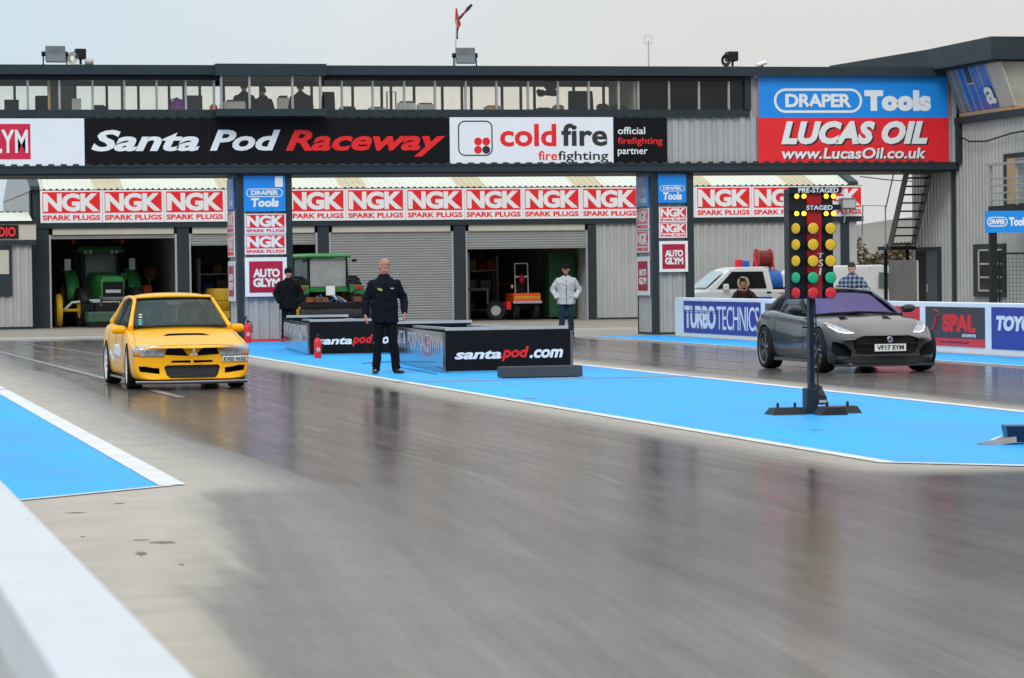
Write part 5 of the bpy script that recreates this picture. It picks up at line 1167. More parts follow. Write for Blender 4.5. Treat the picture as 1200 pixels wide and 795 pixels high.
blk = MB(); blk.rings([[(-.62, 0, .01), (.62, 0, .01), (.62, .34, .01), (-.62, .34, .01)], [(-.62, .02, .17), (.62, .02, .17), (.62, .34, .17), (-.62, .34, .17)]])
q = gp(586, 444.5); bo = blk.build('timing_block', mat('grey_foam_block', (.05, .055, .058), .75, var=.2, bump=.4), None, bevel=.012); bo.location = (q.x + .66, q.y, .008); bo.rotation_euler = (0, 0, R(2)); tag(bo, 'long low dark grey block lying on the blue paint before the lettered box', 'block')
def extinguisher(label, x, y, h=.52):
    o = thing('fire_extinguisher', label, 'fire extinguisher', (x, y, .008)); k = h/.52
    MB().lathe([(0, 0), (.075, 0), (.08, .02), (.08, .33), (.072, .38), (.045, .42), (.025, .43), (.025, .45), (0, .45)], n=20).build('cylinder', 'red', o, smooth=50)
    MB().box(-.035, .035, -.084, -.06, .15, .23).build('label', 'beige', o)
    v = MB(); v.cyl((0, 0, .45), (0, 0, .49), .022); v.cbox((0, -.03, .50), (.03, .13, .012), (R(12), 0, 0)); v.cbox((0, -.03, .475), (.025, .10, .012)); v.build('valve', 'plastic', o)
    MB().tube([(0, .02, .47), (.07, .03, .46), (.10, .02, .38), (.095, 0, .22)], .012, 8).build('hose', 'plastic', o)
    o.scale = (k, k, k); return o
q = gp(372.5, 420.5); extinguisher('red fire extinguisher standing at the corner of the rear barrier box', q.x, q.y, .46)
q = gp(290.5, 402.5); extinguisher('red fire extinguisher at the foot of the left gantry leg behind the yellow saloon', q.x, q.y, .56)
br = MB(); br.tube([(0, 0, .10), (.16, .05, .52), (.22, .06, .62)], .022, 8); br.tube([(-.10, -.05, .06), (.0, 0, .10), (.04, .01, .22)], [.05, .075, .05], 8); bo = br.build('track_blower', 'plastic', None); q = gp(279, 402); bo.location = (q.x, q.y, .01); tag(bo, 'black blower tube leaning by the extinguisher at the left gantry leg', 'blower')
kb = MB().box(10.0, 11.6, GY - .05, GY + .08, .009, .06).build('kerb_strip', 'red', None); tag(kb, 'low red strip along the foot of the left gantry leg', 'strip')
# cables on the floor by the boxes
for pts, lab in (([(465, 431), (482, 434), (500, 437.5), (512, 440)], 'thin cable on blue paint beside the front barrier box'), ([(425, 427), (440, 426), (462, 424.5), (478, 426)], 'thin cable on blue paint left of the man in navy')):
    o = MB().tube([gp(*p) + Vector((0, 0, .014)) for p in pts], .006, 6).build('floor_cable', 'plastic', None); tag(o, lab, 'cable')

# start light tree
tq = gp(952.5, 486); TR = thing('start_light_tree', 'tall drag start light tree with amber, green and red lamps on black post', 'start lights', (tq.x, tq.y, .008)); TY = tq.y
MT.update(amber_off=mat('amber_lamp_lens', (.72, .40, .012), .3, var=.12, scale=60, coat=.3), green_off=mat('green_lamp_lens', (.012, .36, .15), .3, var=.12, scale=60, coat=.3), red_off=mat('red_lamp_lens', (.62, .015, .02), .3, var=.12, scale=60, coat=.3),
    bulb=mat('lit_amber_bulb', (.9, .5, .02), .3, emit=(1, .62, .04), es=2.2), treered=mat('tree_red_panel', (.42, .008, .012), .35), wornwhite=mat('hand_painted_white', (.7, .7, .68), .6, var=.2, scale=30), bluegrey=mat('blue_grey_steel', (.012, .02, .032), .4, spec=.3))
def tp(px, py): q = W(px, py, TY); return q.x - tq.x, q.z - .008
x0, zt_ = tp(923.5, 222); x1, zb_ = tp(976.5, 350); xr0 = tp(944.5, 300)[0]; xr1 = tp(961.5, 300)[0]
hd = MB().box(x0, xr0, -.02, .16, zb_, zt_).build('lamp_housing', 'blackmetal', TR, bevel=.006)
hd2 = MB().box(xr1, x1, -.02, .16, zb_, zt_).build('lamp_housing', 'blackmetal', TR, bevel=.006)
ce = MB().box(xr0 + .001, xr1 - .001, -.05, .17, zb_ + .01, zt_ - .02).build('centre_panel', 'treered', TR, bevel=.004)
for pxa, pxb, ya, yb, s_, tx in ((921.5, 983, 219.5, 227, 'PRE-STAGED', (932, 979, 220.3, 226.5)), (921.5, 982, 240, 247, 'STAGED', (941.5, 972, 241, 246.5))):
    a_ = tp(pxa, yb); b_ = tp(pxb, ya); p_ = MB().box(a_[0], b_[0], -.10, -.052, a_[1], b_[1]).build('name_bar', 'blackmetal', TR)
    c_ = tp(tx[0], tx[3]); d_ = tp(tx[1], tx[2]); text(s_, p_, c_[0], d_[0], c_[1], d_[1], -.101, 'wornwhite', .05, .02)
text('T', ce, tp(953.5, 0)[0], tp(960, 0)[0], tp(957, 302.5)[1], tp(957, 297)[1], -.051, 'wornwhite', .1, .0); text('S', ce, tp(954, 0)[0], tp(959.5, 0)[0], tp(957, 312.5)[1], tp(957, 304.5)[1], -.051, 'wornwhite', .1, .0); text('I', ce, tp(954.5, 0)[0], tp(957.5, 0)[0], tp(957, 322.5)[1], tp(957, 314.5)[1], -.051, 'wornwhite', .1, .0)
def lamp(c, r, m, d=(0, -1, 0), L_=.09, name='lamp', parent=TR):
    c = Vector(c); d = Vector(d).normalized()
    can = MB().cyl(c, c + d*L_, r*.92, r*1.05, 20, caps=True).build(name, 'blackmetal', parent, smooth=40)
    ln = MB(); a = d.orthogonal().normalized(); b = d.cross(a)
    ln.rings([[c + d*(L_ + .001 + .010*math.cos(t)) + (a*math.cos(2*PI*k/20) + b*math.sin(2*PI*k/20))*r*.97*math.sin(t) for k in range(20)] for t in (R(90), R(65), R(40), R(15), R(4))]); ln.build('lens', m, can, smooth=60); return can
for row, (py, m) in enumerate(((268, 'amber_off'), (287, 'amber_off'), (306, 'amber_off'), (325.5, 'green_off'), (343.5, 'red_off'))):
    x, z = tp(948, py); lamp((x, -.05, z), .062, m); x, z = tp(969.5, py); lamp((x, -.02, z), .062, m)
    x, z = tp(933.5, py); lamp((x + .01, -.03, z), .060, m, (-.80, -.60, 0), .05); x, z = tp(977, py); lamp((x - .005, .06, z), .055, m, (1, -.08, 0), .012)
for py in (230.3, 250.6):
    for px in (932, 940.5, 966.5, 975):
        x, z = tp(px, py); c = MB().cyl((x, -.021, z), (x, -.045, z), .030, n=16).build('small_lamp', 'blackmetal', TR); MB().ball((x, -.048, z), (.027, .022, .027), 14, 8).build('bulb', 'bulb', c, smooth=60)
po = MB(); xa = tp(951.5, 400)[0]; po.box(xa - .03, xa + .03, .0, .09, .05, zb_ + .02); po.build('post', 'bluegrey', TR, bevel=.008)
po = MB(); po.box(xa - .012, xa + .012, -.012, -.002, .35, zb_); po.tube([(xa + .04, .02, zb_), (xa + .042, -.015, 1.0), (xa + .06, -.03, .6), (xa + .05, -.03, .25), (xa + .10, -.02, .30)], .008, 6); po.build('cable_run', 'plastic', TR)
bxx = MB(); bxx.box(xa - .075, xa + .05, -.04, .13, .0, .28); bxx.build('foot_bracket', 'bluegrey', TR, bevel=.01)
bxx = MB(); bxx.rings([[(xa + .03, -.07, .10), (xa + .15, -.07, .10), (xa + .15, .08, .10), (xa + .03, .08, .10)], [(xa + .05, -.05, .22), (xa + .15, -.05, .18), (xa + .13, .08, .30), (xa + .04, .08, .34)]]); bxx.build('junction_box', 'blackmetal', TR, bevel=.01)
MB().box(xa + .05, xa + .13, -.078, -.071, .12, .15).build('plate', 'steel', TR)
for a_, b_, y_ in ((tp(901.5, 487)[0], xa - .105, 0), (xa + .065, tp(1007, 486)[0], .05)):
    f = MB(); f.rings([[(a_, y_ - .16, 0), (b_, y_ - .16, 0), (b_, y_ + .2, 0), (a_, y_ + .2, 0)], [(a_ + .04, y_ - .06, .075), (b_ - .02, y_ - .06, .075), (b_ - .02, y_ + .12, .075), (a_ + .04, y_ + .12, .075)]]); fo = f.build('weighted_foot', 'blackmetal', TR, bevel=.006)
    for k in (.25, .75): MB().cyl((a_ + (b_ - a_)*k, y_, .075), (a_ + (b_ - a_)*k, y_, .125), .015, n=10).build('bolt', 'blackmetal', fo)
f = MB(); f.rings([[(xa - .06, -.42, 0), (xa + .26, -.42, 0), (xa + .26, -.17, 0), (xa - .06, -.17, 0)], [(xa + .02, -.40, .085), (xa + .24, -.40, .085), (xa + .24, -.2, .085), (xa - .02, -.2, .075)]]); f.build('weighted_foot', 'blackmetal', TR, bevel=.006)

# beam box on the blue paint at the right edge
q = gp(1145, 522.5); bb = thing('beam_box', 'dark blue start beam box with grey wedge shaped cover at right edge', 'sensor box', (q.x, q.y, .008), R(-12))
w_ = MB(); w_.rings([[(0, 0, .0), (.05, .12, 0), (.05, .12, .004), (0, 0, .012)], [(.20, -.06, .0), (.26, .16, 0), (.26, .16, .06), (.20, -.05, .055)], [(.34, -.06, .02), (.38, .14, .02), (.38, .14, .075), (.34, -.05, .07)]]); w_.build('cover', mat('brushed_cover', (.28, .26, .24), .35, metal=.4), bb)
MB().rings([[(.17 + .055*math.cos(2*PI*k/16), .02 + .03*math.sin(2*PI*k/16), z + .02*math.cos(2*PI*k/16)) for k in range(16)] for z in (.050, .058)]).build('cover_highlight', 'white', bb)  # white oval: a highlight on the cover, painted as a solid shape
MB().rings([[(.28, -.02, .02), (.95, -.02, .0), (.95, .22, 0), (.28, .22, .02)], [(.25, -.05, .165), (.95, -.05, .16), (.95, .22, .16), (.25, .22, .165)]]).build('case', mat('dark_blue_case', (.008, .02, .05), .35), bb, bevel=.006)

# ------------------------------------------------------------------ tractors and machines in the workshop
MT.update(tgreen=mat('tractor_green', (.03, .185, .045), .4, var=.1, dirt=.12), tgreendull=mat('dull_green_steel', (.045, .10, .065), .55, var=.2, dirt=.3), tyellow=mat('machine_yellow', (.52, .30, .012), .45, var=.1, dirt=.1), torange=mat('machine_orange', (.72, .07, .012), .45, var=.1, dirt=.1),
    tglass=mat('dusty_cab_glass', (.16, .20, .185), .25, var=.2, scale=1.5), tblue=mat('tank_blue', (.02, .12, .45), .4, dirt=.1), lampw=mat('work_lamp', (.42, .43, .43), .25), lampdark=mat('floodlight_glass', (.16, .18, .19), .12), lamphouse=mat('weathered_housing', (.13, .14, .145), .5, var=.25, dirt=.2))
def tyre_big(parent, x, y, r, w, rimc, name='wheel'):
    o = MB().lathe([(r*.55, .4*w), (r*.50, .1*w), (r*.18, .05*w), (.02, .05*w), (.02, -.05*w), (r*.5, -.1*w), (r*.55, -.4*w)], axis='x', n=28, wrap=True).build(name, rimc, parent, smooth=40)
    t = MB().lathe([(r*.54, .42*w), (r*.80, .52*w), (r*.95, .50*w), (r*.96, .3*w), (r*.96, -.3*w), (r*.95, -.5*w), (r*.8, -.52*w), (r*.54, -.42*w)], axis='x', n=32, wrap=True)
    for k in range(20):
        a = 2*PI*k/20
        for s in (1, -1):
            a2 = a + (PI/20 if s < 0 else 0); c0 = Vector((0, math.cos(a2)*r*.96, math.sin(a2)*r*.96)); c1 = Vector((s*.5*w, math.cos(a2 + .16)*r*.95, math.sin(a2 + .16)*r*.95)); n0 = c0.normalized()*.035*r*1.5; tt = Vector((0, -math.sin(a2), math.cos(a2)))*.03*r*1.4
            t.rings([[c0 - tt - n0, c0 + tt - n0, c0 + tt + n0, c0 - tt + n0], [c1 - tt - n0, c1 + tt - n0, c1 + tt + n0, c1 - tt + n0]])
    t.build('tyre', 'rubber', o, smooth=30); o.location = (x, y, r); return o
# the big tractor facing out (front towards the camera)
q0 = W(128, 380, 100.2)
t1 = thing('farm_tractor', 'green farm tractor facing out of the left open bay with roof lamps', 'tractor', (q0.x - .10, 101.4, .004), R(8))
MB().rings([[(-.36, -1.5, .85), (.36, -1.5, .85), (.40, -1.5, 1.45), (.30, -1.5, 1.62), (-.30, -1.5, 1.62), (-.40, -1.5, 1.45)], [(-.42, .3, .85), (.42, .3, .85), (.46, .3, 1.6), (.36, .3, 1.78), (-.36, .3, 1.78), (-.46, .3, 1.6)]]).build('bonnet', 'tgreen', t1, bevel=.03)
gr = MB().box(-.33, .33, -1.53, -1.501, .90, 1.46).build('grille', 'mesh_dark', t1)
MB().box(-.25, .25, -1.545, -1.531, 1.10, 1.20).build('headlamp', 'lampw', gr)
MB().box(-.80, .80, -1.62, -1.54, .78, .90).build('front_bar', 'steel', t1, bevel=.02)
MB().box(-.62, .62, -1.6, -.3, .45, .80).build('chassis', 'plastic', t1)
im = MB(); im.rings([[(-1.0, -2.3, z0), (1.15, -2.3, z0), (1.15, -1.75, z0), (-1.0, -1.75, z0)] for z0 in (.16, .50)]); im.build('front_weight_box', 'tgreendull', t1, bevel=.04)
MB().box(-.98, 1.12, -2.26, -1.8, .02, .158).build('front_roller', 'rubber', t1)
for s in (1, -1):
    MB().tube([(s*.66, .30, 1.15), (s*.64, .34, 2.0), (s*.62, .42, 2.42)], .05, 8).build('cab_post', 'plastic', t1); MB().tube([(s*.70, 1.5, 1.2), (s*.66, 1.5, 2.42)], .05, 8).build('cab_post', 'plastic', t1)
grid_sheet('cab_windscreen', (-.62, .28, 1.20), (.62, .28, 1.20), (.60, .40, 2.42), (-.60, .40, 2.42), (0, -.10, 0), 'tglass', t1)
MB().box(-.66, .66, 1.5, 1.53, 1.2, 2.42).build('rear_glass', 'tglass', t1)
for s in (1, -1): MB().box(s*.66 - .01, s*.66 + .01, .42, 1.48, 1.25, 2.4).build('side_glass', 'tglass', t1)
MB().rings([[(-.74, .15, 2.42), (.74, .15, 2.42), (.76, 1.65, 2.42), (-.76, 1.65, 2.42)], [(-.80, .10, 2.50), (.80, .10, 2.50), (.82, 1.7, 2.50), (-.82, 1.7, 2.50)], [(-.70, .2, 2.62), (.70, .2, 2.62), (.72, 1.6, 2.62), (-.72, 1.6, 2.62)]]).build('cab_roof', 'tgreen', t1, bevel=.02)
for x in (-.52, -.36, .36, .52): MB().cyl((x, .12, 2.44), (x, .05, 2.44), .06, n=14).build('work_lamp', 'lampw', t1)
for s in (1, -1):
    b_ = MB().cyl((s*.80, .5, 2.5), (s*.82, .5, 2.74), .02, n=8).build('beacon_stalk', 'plastic', t1); MB().lathe([(.001, .0), (.07, 0), (.075, .08), (.05, .15), (.001, .17)], (s*.82, .5, 2.72), n=16).build('beacon', 'torange', b_, smooth=50)
    m_ = MB().tube([(s*.66, .32, 2.1), (s*.98, .28, 2.25), (s*1.05, .28, 2.2)], .018, 6).build('mirror_arm', 'plastic', t1); MB().box(s*1.08 - .10, s*1.08 + .10, .24, .28, 1.85, 2.22).build('mirror', 'steel', m_)
    MB().rings([[(s*.82 + dx, .55 + .92*math.cos(R(a)), .92 + .98*math.sin(R(a))) for a in range(15, 190, 12)] for dx in (0, s*.42)], caps=False, closed=False).build('mudguard', 'tgreen', t1, smooth=60).modifiers.new('s', 'SOLIDIFY').thickness = .05
    MB().rings([[(s*.72 + dx, -1.0 + .66*math.cos(R(a)), .62 + .66*math.sin(R(a))) for a in range(20, 165, 12)] for dx in (0, s*.34)], caps=False, closed=False).build('front_mudguard', 'plastic', t1, smooth=60).modifiers.new('s', 'SOLIDIFY').thickness = .03
    tyre_big(t1, s*.98, .60, .90, .52, 'tyellow'); tyre_big(t1, s*.86, -1.0, .62, .40, 'tyellow')
MB().cyl((-.62, -.1, 1.3), (-.62, -.1, 2.35), .05, n=12).build('exhaust', 'plastic', t1)
MB().box(.62, .86, -.05, .25, 1.38, 1.75).build('side_tank', 'tgreen', t1, bevel=.03)
MB().box(-.70, .70, .3, 1.5, .75, 1.2).build('cab_base', 'plastic', t1)

# second tractor, seen from behind with a rear implement
q0 = W(385, 372, 91.0)
t2 = thing('farm_tractor', 'older green tractor seen from behind with orange and black rear implement outside', 'tractor', (q0.x, 91.8, .004), R(8)); t2.scale = (.9, 1, 1)
MB().box(-.40, .40, -.3, 2.6, .55, 1.15).build('chassis', 'plastic', t2)
MB().box(-.42, .42, 1.2, 2.9, 1.0, 1.6).build('bonnet', 'tgreen', t2, bevel=.04)
for s in (1, -1):
    for y, yt in ((-.45, -.38), (1.1, 1.0)): MB().tube([(s*.70, y, 1.12), (s*.66, yt, 2.12)], .045, 8).build('cab_post', 'plastic', t2)
MB().box(-.62, .62, -.44, -.42, 1.24, 2.08).build('rear_glass', mat('pale_cab_glass', (.30, .31, .31), .2, var=.2), t2)
for s in (1, -1): MB().box(s*.67 - .01, s*.67 + .01, -.38, 1.0, 1.2, 2.08).build('side_glass', 'tglass', t2)
MB().box(-.62, .62, 1.02, 1.04, 1.2, 2.08).build('front_glass', 'tglass', t2)
MB().rings([[(-.76, -.55, 2.10), (.76, -.55, 2.10), (.76, 1.2, 2.10), (-.76, 1.2, 2.10)], [(-.78, -.58, 2.16), (.78, -.58, 2.16), (.78, 1.22, 2.16), (-.78, 1.22, 2.16)], [(-.66, -.45, 2.24), (.66, -.45, 2.24), (.66, 1.1, 2.24), (-.66, 1.1, 2.24)]]).build('cab_roof', 'tgreen', t2, bevel=.02)
for s in (1, -1):
    mg = MB().rings([[(s*.72, -.62, 1.02), (s*1.22, -.62, .98), (s*1.22, -.60, 1.26), (s*.72, -.60, 1.28)], [(s*.72, .5, 1.30), (s*1.22, .5, 1.28), (s*1.22, .5, 1.36), (s*.72, .5, 1.38)]]).build('mudguard', 'tgreen', t2, bevel=.02)
    MB().box(s*1.0 - .12, s*1.0 + .12, -.66, -.625, 1.16, 1.26).build('tail_lamp', mat('tail_lamp', (.45, .04, .02), .3), mg)
    MB().box(s*.86 - .04, s*.86 + .10, -.6, -.5, 1.98, 2.06).build('work_lamp', 'plastic', t2)
    tyre_big(t2, s*.95, .10, .78, .45, 'tyellow'); tyre_big(t2, s*.78, 2.3, .48, .30, 'tyellow')
    MB().tube([(s*.35, -.3, .95), (s*.42, -.9, .80), (s*.42, -1.3, .62)], .035, 8).build('lift_arm', 'steel', t2)
MB().box(-.72, .72, -.47, -.40, 1.08, 1.22).build('rear_panel', 'tgreen', t2, bevel=.01)
MB().box(-.15, .15, -.69, -.64, .98, 1.26).build('warning_plate', 'white', t2)
MB().tube([(0, -.5, 1.0), (.05, -.9, .95), (0, -1.3, .85)], .04, 8).build('top_link', 'steel', t2)
MB().tube([(-.3, -.5, 1.0), (-.2, -.8, .75), (.1, -1.0, .9), (.3, -1.2, .7)], .02, 6).build('hydraulic_hose', 'tblue', t2)
ip = MB().box(-1.45, 1.45, -1.55, -1.35, .60, .78).build('implement_beam', 'plastic', t2, bevel=.02)
for x in (-1.0, -.75, -.5, .65, .95, 1.2): MB().box(x - .10, x + .10, -1.58, -1.36, .785, .93).build('spring_pack', mat('rusty_orange', (.20, .065, .03), .7, var=.3), ip)
MB().cyl((-1.42, -1.5, .32), (1.42, -1.5, .32), .29, n=24).build('roller', 'blackmetal', ip, smooth=40)
for s in (1, -1): MB().box(s*1.40 - .03, s*1.40 + .03, -1.60, -1.38, .3, .65).build('roller_bracket', 'tyellow' if s < 0 else 'plastic', ip)
# other machines
yb = thing('yellow_hopper', 'yellow drum shaped hopper machine in the second bay behind the gantry leg', 'machine', (13.3, 100.6, .004)); yb.scale = (.78, .78, .84)
MB().lathe([(.02, .55), (.40, .55), (.62, .80), (.66, 1.28), (.60, 1.42), (.02, 1.42)], n=24).build('drum', 'tyellow', yb, smooth=40); MB().lathe([(.661, .98), (.68, .98), (.68, 1.05), (.661, 1.05)], n=24).build('band', 'tyellow', yb)
MB().box(-.55, .55, -.5, .5, .25, .54).build('frame', 'tyellow', yb, bevel=.02)
for s in (1, -1): tyre_big(yb, s*.42, 0, .28, .18, 'plastic')
yw = thing('yellow_roller', 'yellow implement wheel standing inside the left edge of the left bay', 'machine part', (7.95, 99.9, .004)); MB().lathe([(.06, -.07), (.50, -.09), (.55, 0), (.50, .09), (.06, .07)], (0, 0, .55), 'x', 28, wrap=True).build('wheel', 'tyellow', yw, smooth=40); MB().cyl((-.1, 0, .55), (.65, .1, .55), .05).build('axle', 'tyellow', yw); MB().tube([(.18, .1, .56), (.45, .2, .80), (.75, .2, .82)], .05, 8).build('drawbar', 'steel', yw)
om = thing('orange_sweeper', 'small orange machine with pale roll bar inside the right open bay', 'machine', (23.55, 100.8, .004)); om.scale = (.62, .8, 1.0)
MB().box(-.75, .75, -.8, .8, .62, .90).build('hopper', 'torange', om, bevel=.03); MB().box(-.8, .8, -.86, -.80, .56, .64).build('front_plate', 'steel', om); MB().box(-.72, .72, -.815, -.801, .72, .80).build('stripe', 'tyellow', om)
MB().box(-.5, .5, -.2, 1.1, .35, .62).build('chassis', 'plastic', om)
MB().tube([(-.36, .2, .9), (-.36, .3, 1.9), (.36, .3, 1.9), (.36, .2, .9)], .035, 8).build('roll_bar', 'white', om); MB().cyl((-.36, .28, 1.45), (.36, .28, 1.45), .035).build('cross_bar', 'white', om)
MB().ball((0, .2, 1.38), (.14, .08, .16)).build('red_can', 'red', om, smooth=60); MB().box(-.25, .25, .35, .6, .9, 1.3).build('seat', 'plastic', om, bevel=.03)
MB().ball((-.78, -.6, 1.12), .07).build('lamp', 'lampw', om, smooth=60)
for x, y in ((-.55, -.5), (.55, -.5), (-.55, .9), (.55, .9)): tyre_big(om, x, y, .30, .22, 'plastic')
MB().box(-1.05, -.8, -.5, .2, .35, .62).build('side_step', 'red', om, bevel=.02)
gc = MB(); gc.box(-.45, .45, -.35, .35, .08, 2.25); gc.box(-.40, -.02, -.37, -.352, .15, 2.18); gc.box(.02, .40, -.37, -.352, .15, 2.18); go = gc.build('steel_cabinet', mat('green_cabinet', (.02, .085, .035), .6, var=.3, dirt=.3), None, bevel=.015); go.location = (24.88, 101.0, .004); tag(go, 'tall green steel cabinet inside the right edge of the right open bay', 'cabinet')
lf = thing('vehicle_lift', 'grey two part vehicle lift post with arm inside the right open bay', 'lift', (21.95, 102.5, .004)); MB().box(-.12, .12, -.12, .12, 0, 2.3).build('post', 'steel', lf, bevel=.01); MB().tube([(0, -.1, 1.05), (.4, -.4, 1.05), (.65, -.5, 1.05), (.65, -.5, .55)], .04, 8).build('arm', 'steel', lf)
rb = MB().box(21.1, 25.3, 108.0, 108.1, 1.15, 1.25).build('wall_rail', 'red', None); tag(rb, 'thin red rail along the back of the right open bay', 'rail')
for lab, x, y in (('grey storage rack with crates at the back of the left open bay', 9.2, 109.5), ('grey storage rack with crates at the back of the right open bay', 22.9, 107.0), ('grey storage rack with crates in the second bay', 14.6, 108.0)):
    rk = thing('storage_rack', lab, 'rack', (x, y, .004))
    for sx in (-1.1, 1.1):
        for sy in (-.3, .3): MB().box(sx - .03, sx + .03, sy - .03, sy + .03, 0, 2.2).build('upright', 'steel', rk)
    for z in (.25, .95, 1.65):
        sh_ = MB().box(-1.12, 1.12, -.32, .32, z, z + .04).build('shelf', 'steel', rk); xx = -1.0
        while xx < .8:
            w_ = random.uniform(.22, .45); hh = random.uniform(.2, .5)
            c_ = MB().box(xx, xx + w_, -.26, .2, z + .042, z + .04 + hh).build('crate', random.choice(['tblue', 'wood', 'interior', 'torange', 'plastic', 'tyellow', 'beige']), sh_, bevel=.01); xx += w_ + random.uniform(.03, .2)
sp_ = thing('spare_tyre', 'loose dark tyre on the floor inside the right open bay', 'tyre', (22.55, 100.6, .34)); MB().lathe([(.18, .1), (.32, .12), (.34, 0), (.32, -.12), (.18, -.1)], axis='y', n=28, wrap=True).build('tyre', 'rubber', sp_, smooth=50); MB().cyl((0, -.05, 0), (0, .05, 0), .185, n=24).build('rim', 'steel', sp_)
wp = thing('wall_sign', 'round faded warning sign on a stand beside the front-on tractor', 'sign', (11.35, 104.0, .004)); MB().cyl((0, 0, 0), (0, 0, 1.5), .03).build('stand', 'plastic', wp); MB().cyl((0, -.03, 1.72), (0, -.06, 1.72), .22, n=24).build('disc', mat('faded_red', (.25, .10, .07), .6, var=.3), wp)
ob = thing('orange_drum', 'orange drum on a crate at the back of the left open bay', 'drum', (11.0, 102.0, .004)); MB().lathe([(.01, .72), (.20, .72), (.22, 1.0), (.20, 1.32), (.01, 1.32)], n=18).build('drum', 'torange', ob, smooth=40); MB().box(-.28, .28, -.25, .25, 0, .71).build('crate', 'plastic', ob, bevel=.01)
fl_ = thing('wall_lamp', 'small grey floodlight on the post at the right end of the workshop', 'lamp', (34.3, 98.7, 3.55)); MB().cyl((0, .2, -.4), (0, 0, .05), .03).build('bracket', 'steel', fl_); MB().box(-.26, .26, -.35, 0, .05, .42).build('housing', 'lamphouse', fl_, bevel=.03); MB().box(-.22, .22, -.36, -.351, .09, .36).build('lens', 'lampw', fl_)
# ------------------------------------------------------------------ parked vehicles behind the right wall
MT['vanwhite'] = mat('white_vehicle_paint', (.74, .74, .73), .25, var=.03, coat=.5, dirt=.04)
pk = thing('pickup_truck', 'white pickup truck with blue tank and red hose reel in its bed', 'pickup truck', (W(868, 330, 84).x, 84, .0), 0)
pb = [(-2.55, .45), (-2.6, .75), (-2.5, .92), (-1.35, 1.02), (-.62, 1.60), (-.35, 1.66), (.45, 1.66), (.62, 1.60), (.72, 1.06), (2.55, 1.02), (2.6, .5)]
MB().prism([(-2.55, .45), (-2.6, .75), (-2.5, .92), (-1.30, 1.02), (2.55, 1.02), (2.6, .5)], -.88, .88).build('body', 'vanwhite', pk, bevel=.05)
MB().rings([[(-1.30, y, 1.0) if k == 0 else p for k, p in enumerate([(-1.30, y, 1.0), (-.55, y*.86, 1.60), (-.30, y*.84, 1.67), (.42, y*.84, 1.67), (.60, y*.86, 1.60), (.70, y, 1.0)])] for y in (-.86, -.3, .3, .86)], caps=True).build('cab', 'vanwhite', pk, bevel=.02)
MB().add([(-.98, -.865, 1.06), (.50, -.865, 1.06), (.42, -.765, 1.54), (-.50, -.765, 1.54)], [(0, 1, 2, 3)]).build('side_window', 'darkpane', pk)
MB().add([(-1.22, -.74, 1.07), (-1.22, .74, 1.07), (-.66, .62, 1.53), (-.66, -.62, 1.53)], [(0, 1, 2, 3)]).build('windscreen', mat('pale_windscreen', (.32, .38, .36), .1), pk).location = (-.035, 0, .03)
MB().box(-.02, .02, -.87, -.85, 1.0, 1.5); MB().box(.50, .62, -.90, -.882, .92, .97).build('door_handle', 'plastic', pk)
MB().box(-.80, -.66, -1.05, -.87, 1.02, 1.20).build('door_mirror', 'vanwhite', pk, bevel=.03)
MB().box(.85, 2.45, -.886, -.881, .90, .93).build('red_pinstripe', 'text_red', pk); MB().box(.9, 1.75, -.886, -.881, .62, .80).build('side_lettering', 'tblue', pk); MB().box(-.4, .65, -.886, -.881, .70, .82).build('side_stripe', 'tblue', pk)
for x in (-1.65, 1.6):
    for y in (-.78, .78):
        w_ = tyre_big(pk, x, y, .34, .22, 'steel'); w_.rotation_euler = (0, 0, R(90))
MB().box(.80, 2.5, -.80, .80, 1.021, 1.08).build('bed_rail', 'plastic', pk)
tk = thing('water_tank', 'blue water tank lying in the bed of the white pickup truck', 'tank', (W(891, 330, 84).x, 83.95, 1.06)); MB().lathe([(.01, -.55), (.36, -.55), (.42, -.47), (.42, .47), (.36, .55), (.01, .55)], (0, 0, .12), 'x', 24).build('tank', 'tblue', tk, smooth=40); MB().cyl((0, 0, .5), (0, 0, .6), .08).build('filler_cap', 'plastic', tk)
hr = thing('hose_reel', 'red hose reel on a frame above the blue tank in the pickup', 'hose reel', (W(893, 330, 84).x, 84.0, 1.55)); 
MB().lathe([(.06, -.20), (.28, -.22), (.28, -.18), (.14, -.16), (.14, .16), (.28, .18), (.28, .22), (.06, .20)], (.05, 0, .36), 'x', 24, wrap=True).build('reel', mat('faded_red_reel', (.42, .05, .035), .5, var=.2), hr, smooth=40)
MB().lathe([(.15, -.15), (.23, -.15), (.23, .15), (.15, .15)], (.05, 0, .36), 'x', 20, wrap=True).build('hose', mat('dark_red_hose', (.20, .03, .025), .6), hr)
fr = MB(); 
for s in (1, -1): fr.tube([(.05 + s*.26, -.22, 0), (.05 + s*.26, 0, .38), (.05 + s*.26, .22, 0)], .028, 6)
fr.build('frame', 'red', hr); MB().box(-.62, -.40, -.12, .12, -.05, .30).build('pump', 'tblue', hr, bevel=.03); MB().box(-.78, -.60, -.10, .10, .02, .34).build('engine', 'red', hr, bevel=.03)
vn = thing('panel_van', 'small white panel van parked beyond the right barrier wall', 'van', (W(1004, 330, 86).x, 86.5, 0), 0); vn.scale = (1.0, 1, .95)
MB().rings([[(-2.0, y, .35), (-2.05, y, .9), (-1.95, y*.97, 1.55), (-1.7, y*.92, 1.76), (.7, y*.92, 1.78), (1.15, y*.90, 1.66), (1.60, y*.96, 1.02), (2.10, y, .86), (2.2, y, .42)] for y in (-.85, -.3, .3, .85)]).build('body', 'vanwhite', vn, bevel=.05)
MB().add([(.55, -.842, 1.06), (1.36, -.862, 1.04), (1.05, -.80, 1.50), (.58, -.805, 1.55)], [(0, 1, 2, 3)]).build('side_window', mat('green_van_glass', (.10, .17, .14), .12, var=.3), vn).location = (0, -.02, 0)
